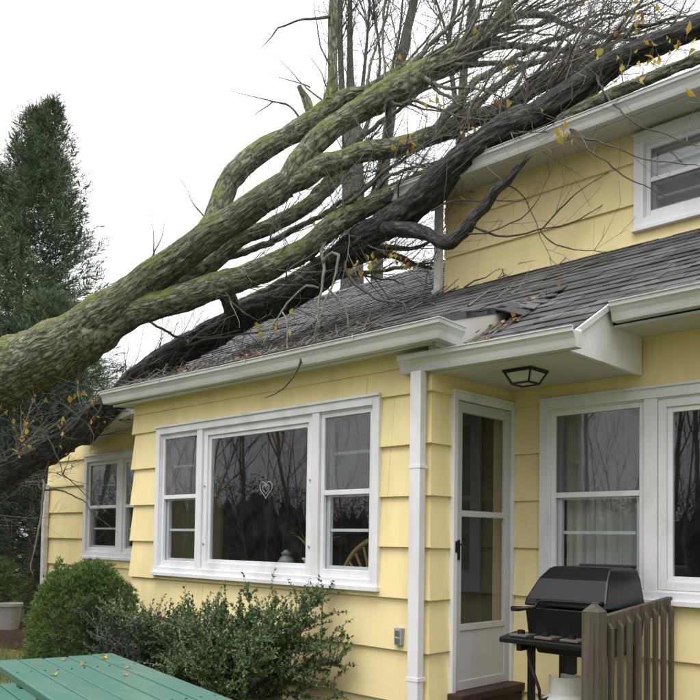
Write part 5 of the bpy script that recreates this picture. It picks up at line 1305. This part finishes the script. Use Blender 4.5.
# litter of broken twigs on the roof under the trunks
lit = MB(uv=False)
for k in range(420):
    x = rnd.uniform(-4.3, -1.7) if rnd.random() < .93 else rnd.uniform(-1.7, 0); y = (rnd.uniform(-.25, 1.9) if rnd.random() < .75 else rnd.uniform(.2, 1.0)) if x < -1.7 else rnd.uniform(1.2, 2.4)
    z = max(a_z(y) if (y < 1.0) else -9, main_z(y) if y > .45 else -9) + .025
    a = rnd.uniform(-1.3, 1.7); L = rnd.uniform(.12, .6); sl = SA if y < 1 else SL
    pts = []; w = rnd.uniform(-.5, .5); lr_ = rnd.choice((.003, .004, .005, .006, .011))
    for t in (0, .33, .66, 1):
        yy = y + math.sin(a + w * t) * L * t
        zz = max(a_z(yy) if yy < 1.0 else -9, main_z(yy) if yy > .45 else -9)
        pts.append((x + math.cos(a + w * t) * L * t, yy, max(zz, 2.9) + .03 + .16 * t * rnd.random() ** 2, lr_ * (1 - .7 * t)))
    lit.tube(pts, 4, caps=False)
for k in range(70):                            # needles and bark washed into the valley beside the porch roof
    y = rnd.uniform(.0, 1.05); x = .205 + rnd.random() ** 2 * .16; a = rnd.uniform(.7, 1.9); L = rnd.uniform(.04, .16)
    yy = y + math.sin(a) * L
    lit.tube([(x, y, main_z(y) + .03, .003), (x + math.cos(a) * L, yy, main_z(yy) + .03 + .02 * rnd.random(), .002)], 4, caps=False)
lo_ = lit.build('twig_litter', M['twig'])
tag(lo_, 'loose broken twigs littering the lower roof below the trunks', 'twigs', kind='stuff')
# clinging yellow leaves, each cluster on a thin twig off the nearest limb
k = 0
anchors = [Vector(p[:3]) for nd in [MOSSY_TRUNK[3:], DARK_TRUNK[3:]] + MOSSY + MOSSY_THIN + FAN + DARK + DARK_THIN for p in smooth_path(nd, .12)]
stalks = {id(MT): MB(uv=False), id(DT): MB(uv=False)}
for si, (x, y, z, n_) in enumerate(LEAF_SPOTS):
    par = DT if (si < 26 or 41 <= si <= 52) else MT
    P0 = Vector((x, y, z)); near_ = min(anchors, key=lambda q: (q - P0).length_squared)
    mid_ = near_.lerp(P0, .55) + Vector((rnd.uniform(-.05, .05), rnd.uniform(-.05, .05), .10 * (near_ - P0).length))
    stalks[id(par)].tube(smooth_path([(*near_, .005), (*mid_, .0038), (*P0, .0022), (*(P0 + rvec(rnd) * .08), .001)], .06), 4, caps=False)
    for s_ in range(2): twig(stalks[id(par)], P0, rvec(rnd), rnd.uniform(.1, .25), .0025, rnd, 1)
    for j in range(n_):
        me = LEAF_Y[k % 3] if rnd.random() < .82 else LEAF_B[k % 2]
        o = bpy.data.objects.new('leaf', me); COL.objects.link(o)
        p = Vector((x, y, z)) + rvec(rnd) * rnd.uniform(0, .14 if n_ > 1 else .01)
        mt = Matrix.Translation(p - par.location) @ rnd_rot(rnd) @ Matrix.Scale(rnd.uniform(.6, 1.15), 4) if False else Matrix.Translation(p - par.location) @ Matrix.Rotation(rnd.uniform(0, 6.28), 4, 'Z') @ Matrix.Rotation(rnd.uniform(.3, 2.6), 4, 'X') @ Matrix.Rotation(rnd.uniform(-1, 1), 4, 'Y') @ Matrix.Scale(rnd.uniform(.45, 1.1), 4)
        o.parent = par; o.matrix_local = mt
        k += 1
for par in (MT, DT): tag(stalks[id(par)].build('leaf_twigs', M['twig'], par), kind='stuff')
# brown leaves caught on the roof
lf = MB(uv=False)
for k in range(170):
    x = rnd.uniform(-4.2, -1.6) if rnd.random() < .7 else rnd.uniform(.2, .4); y = rnd.uniform(-.25, 1.6) if x < -1.6 else rnd.uniform(0, 1.1)
    z = (max(a_z(y) if (y < 1.0) else -9, main_z(y) if y > .45 else -9) if x < 0 else main_z(y)) + .03 + .03 * rnd.random()
    d = (rvec(rnd) + Vector((0, .3, 0))); d.z *= .4; d.normalize(); sd_ = d.cross(Vector((0, 0, 1)) + rvec(rnd) * .6).normalized()
    blade(lf, Vector((x, y, z)), d, sd_, rnd.uniform(.03, .07), rnd.uniform(.010, .022))
tag(lf.build('leaf_litter', M['leaf_brown']), 'brown leaf litter scattered over the lower roof', 'leaves', kind='stuff')
# ================================================================ bare trees behind the house
descr = ['thick grey multi-stemmed bare tree standing behind the roof', 'slim leaning bare tree behind the roof right of the thick one', 'forked thin bare tree behind the roof near the upper storey']
for ti, stems_ in enumerate(BG_TREES):
    b0 = stems_[0][0]
    root = thing('bare_tree', descr[ti], 'tree', (b0[0], b0[1], GZ), 'bare trees behind the house')
    stems_ = [[(*p[:3], p[3] * (.72 if ti == 0 else .85)) for p in nd] for nd in stems_]
    b0 = stems_[0][0]; s0 = [(b0[0], b0[1], GZ - .1, b0[3])] + stems_[0][1:]
    limb('trunk', s0, 'bark_grey', root, .25, 14, .08, ti)
    for nd in stems_[1:]: limb('branch', nd, 'bark_grey', root, .2, 8, .05, ti + 9)
    tw = MB(uv=False)
    for nd in stems_:
        sprout(tw, nd[1:] if nd is stems_[0] else nd, 16 if ti != 1 else 9, rnd, (.8, 2.4), .018, .30, 1, (0, 0, .8), 2)
    tag(tw.build('twigs', M['twig_grey'], root), kind='stuff')

# ================================================================ woods across the yard, mirrored in the window glass
wd = MB(uv=False); rw = random.Random(41)
def wild(mb, p, d, L, r0, depth):
    steps = 4; q = Vector(p); d = Vector(d); path = [(*q, r0)]
    for k in range(steps):
        d = (d + rvec(rw) * .16 + Vector((0,0,.05))).normalized(); q = q + d * (L / steps)
        r1 = r0 * (1 - .55 * (k + 1) / steps); path.append((*q, max(r1, .006)))
        if depth and (k > 0 or depth < 3):
            for _ in range(3 if depth > 2 else 2):
                dd = (d * .9 + rvec(rw) * .75 + Vector((0,0,.25))).normalized()
                wild(mb, q, dd, L * rw.uniform(.34, .56), r1 * .5, depth - 1)
    mb.tube(path, 4 if depth > 1 else 3, caps=False)
for k in range(56):
    an = math.radians(176 + 195 * (k + rw.random()) / 56); rd = rw.uniform(26, 42)
    wild(wd, (rd * math.cos(an), -2 + rd * math.sin(an), GZ - .1), (rw.uniform(-.06,.06), rw.uniform(-.06,.06), 1), rw.uniform(10, 15), rw.uniform(.08, .17), 3)
for k in range(120):
    an = math.radians(173 + 200 * (k + rw.random()) / 120); rd = rw.uniform(21, 30)
    wild(wd, (rd * math.cos(an), -2 + rd * math.sin(an), GZ - .1), (rw.uniform(-.15,.15), rw.uniform(-.15,.15), 1), rw.uniform(3.5, 7), rw.uniform(.03, .07), 2)
tag(wd.build('bare_woods', M['twig']), 'bare winter woods across the yard, mirrored in the windows', 'woods', kind='stuff')
ev = MB(uv=False)
for k in range(95000):
    an = math.radians(rw.uniform(171, 382)); rd = 27 + rw.uniform(0, 6)
    x, y = rd * math.cos(an), -2 + rd * math.sin(an)
    h = (3.3 + .8 * noise.noise(Vector((an * 5.5, 0, 5))) + 1.2 * noise.noise(Vector((x * .7, y * .7, 1))))
    z = GZ + max(.3, h) * rw.random() ** .4
    d = rvec(rw); blade(ev, Vector((x, y, z)), d, d.cross(rvec(rw)).normalized(), rw.uniform(.06, .18), rw.uniform(.015, .035))
i0 = len(ev.v); NA = 620; RZ = (0, .35, .7, 1.0)
for i in range(NA + 1):
    an = math.radians(171 + 211 * i / NA)
    hh = 2.7 + .7 * noise.noise(Vector((an * 5.5, 0, 5))) + .7 * noise.noise(Vector((an * 40, 0, 2))) + .8 * noise.noise(Vector((an * 150, 0, 4))) + .5 * rw.uniform(-1, 1)
    for q in RZ:
        rd = 31 + 1.2 * noise.noise(Vector((an * 25, q * 3, 7))) + q
        ev.v.append((rd * math.cos(an), -2 + rd * math.sin(an), GZ + hh * q))
for i in range(NA):
    for q in range(3):
        a_ = i0 + i * 4 + q; ev.f.append((a_, a_ + 4, a_ + 5, a_ + 1))
tag(ev.build('evergreen_hedge', M['woods']), 'dark evergreen thicket at the foot of the woods, mirrored in the windows', 'thicket', kind='stuff')
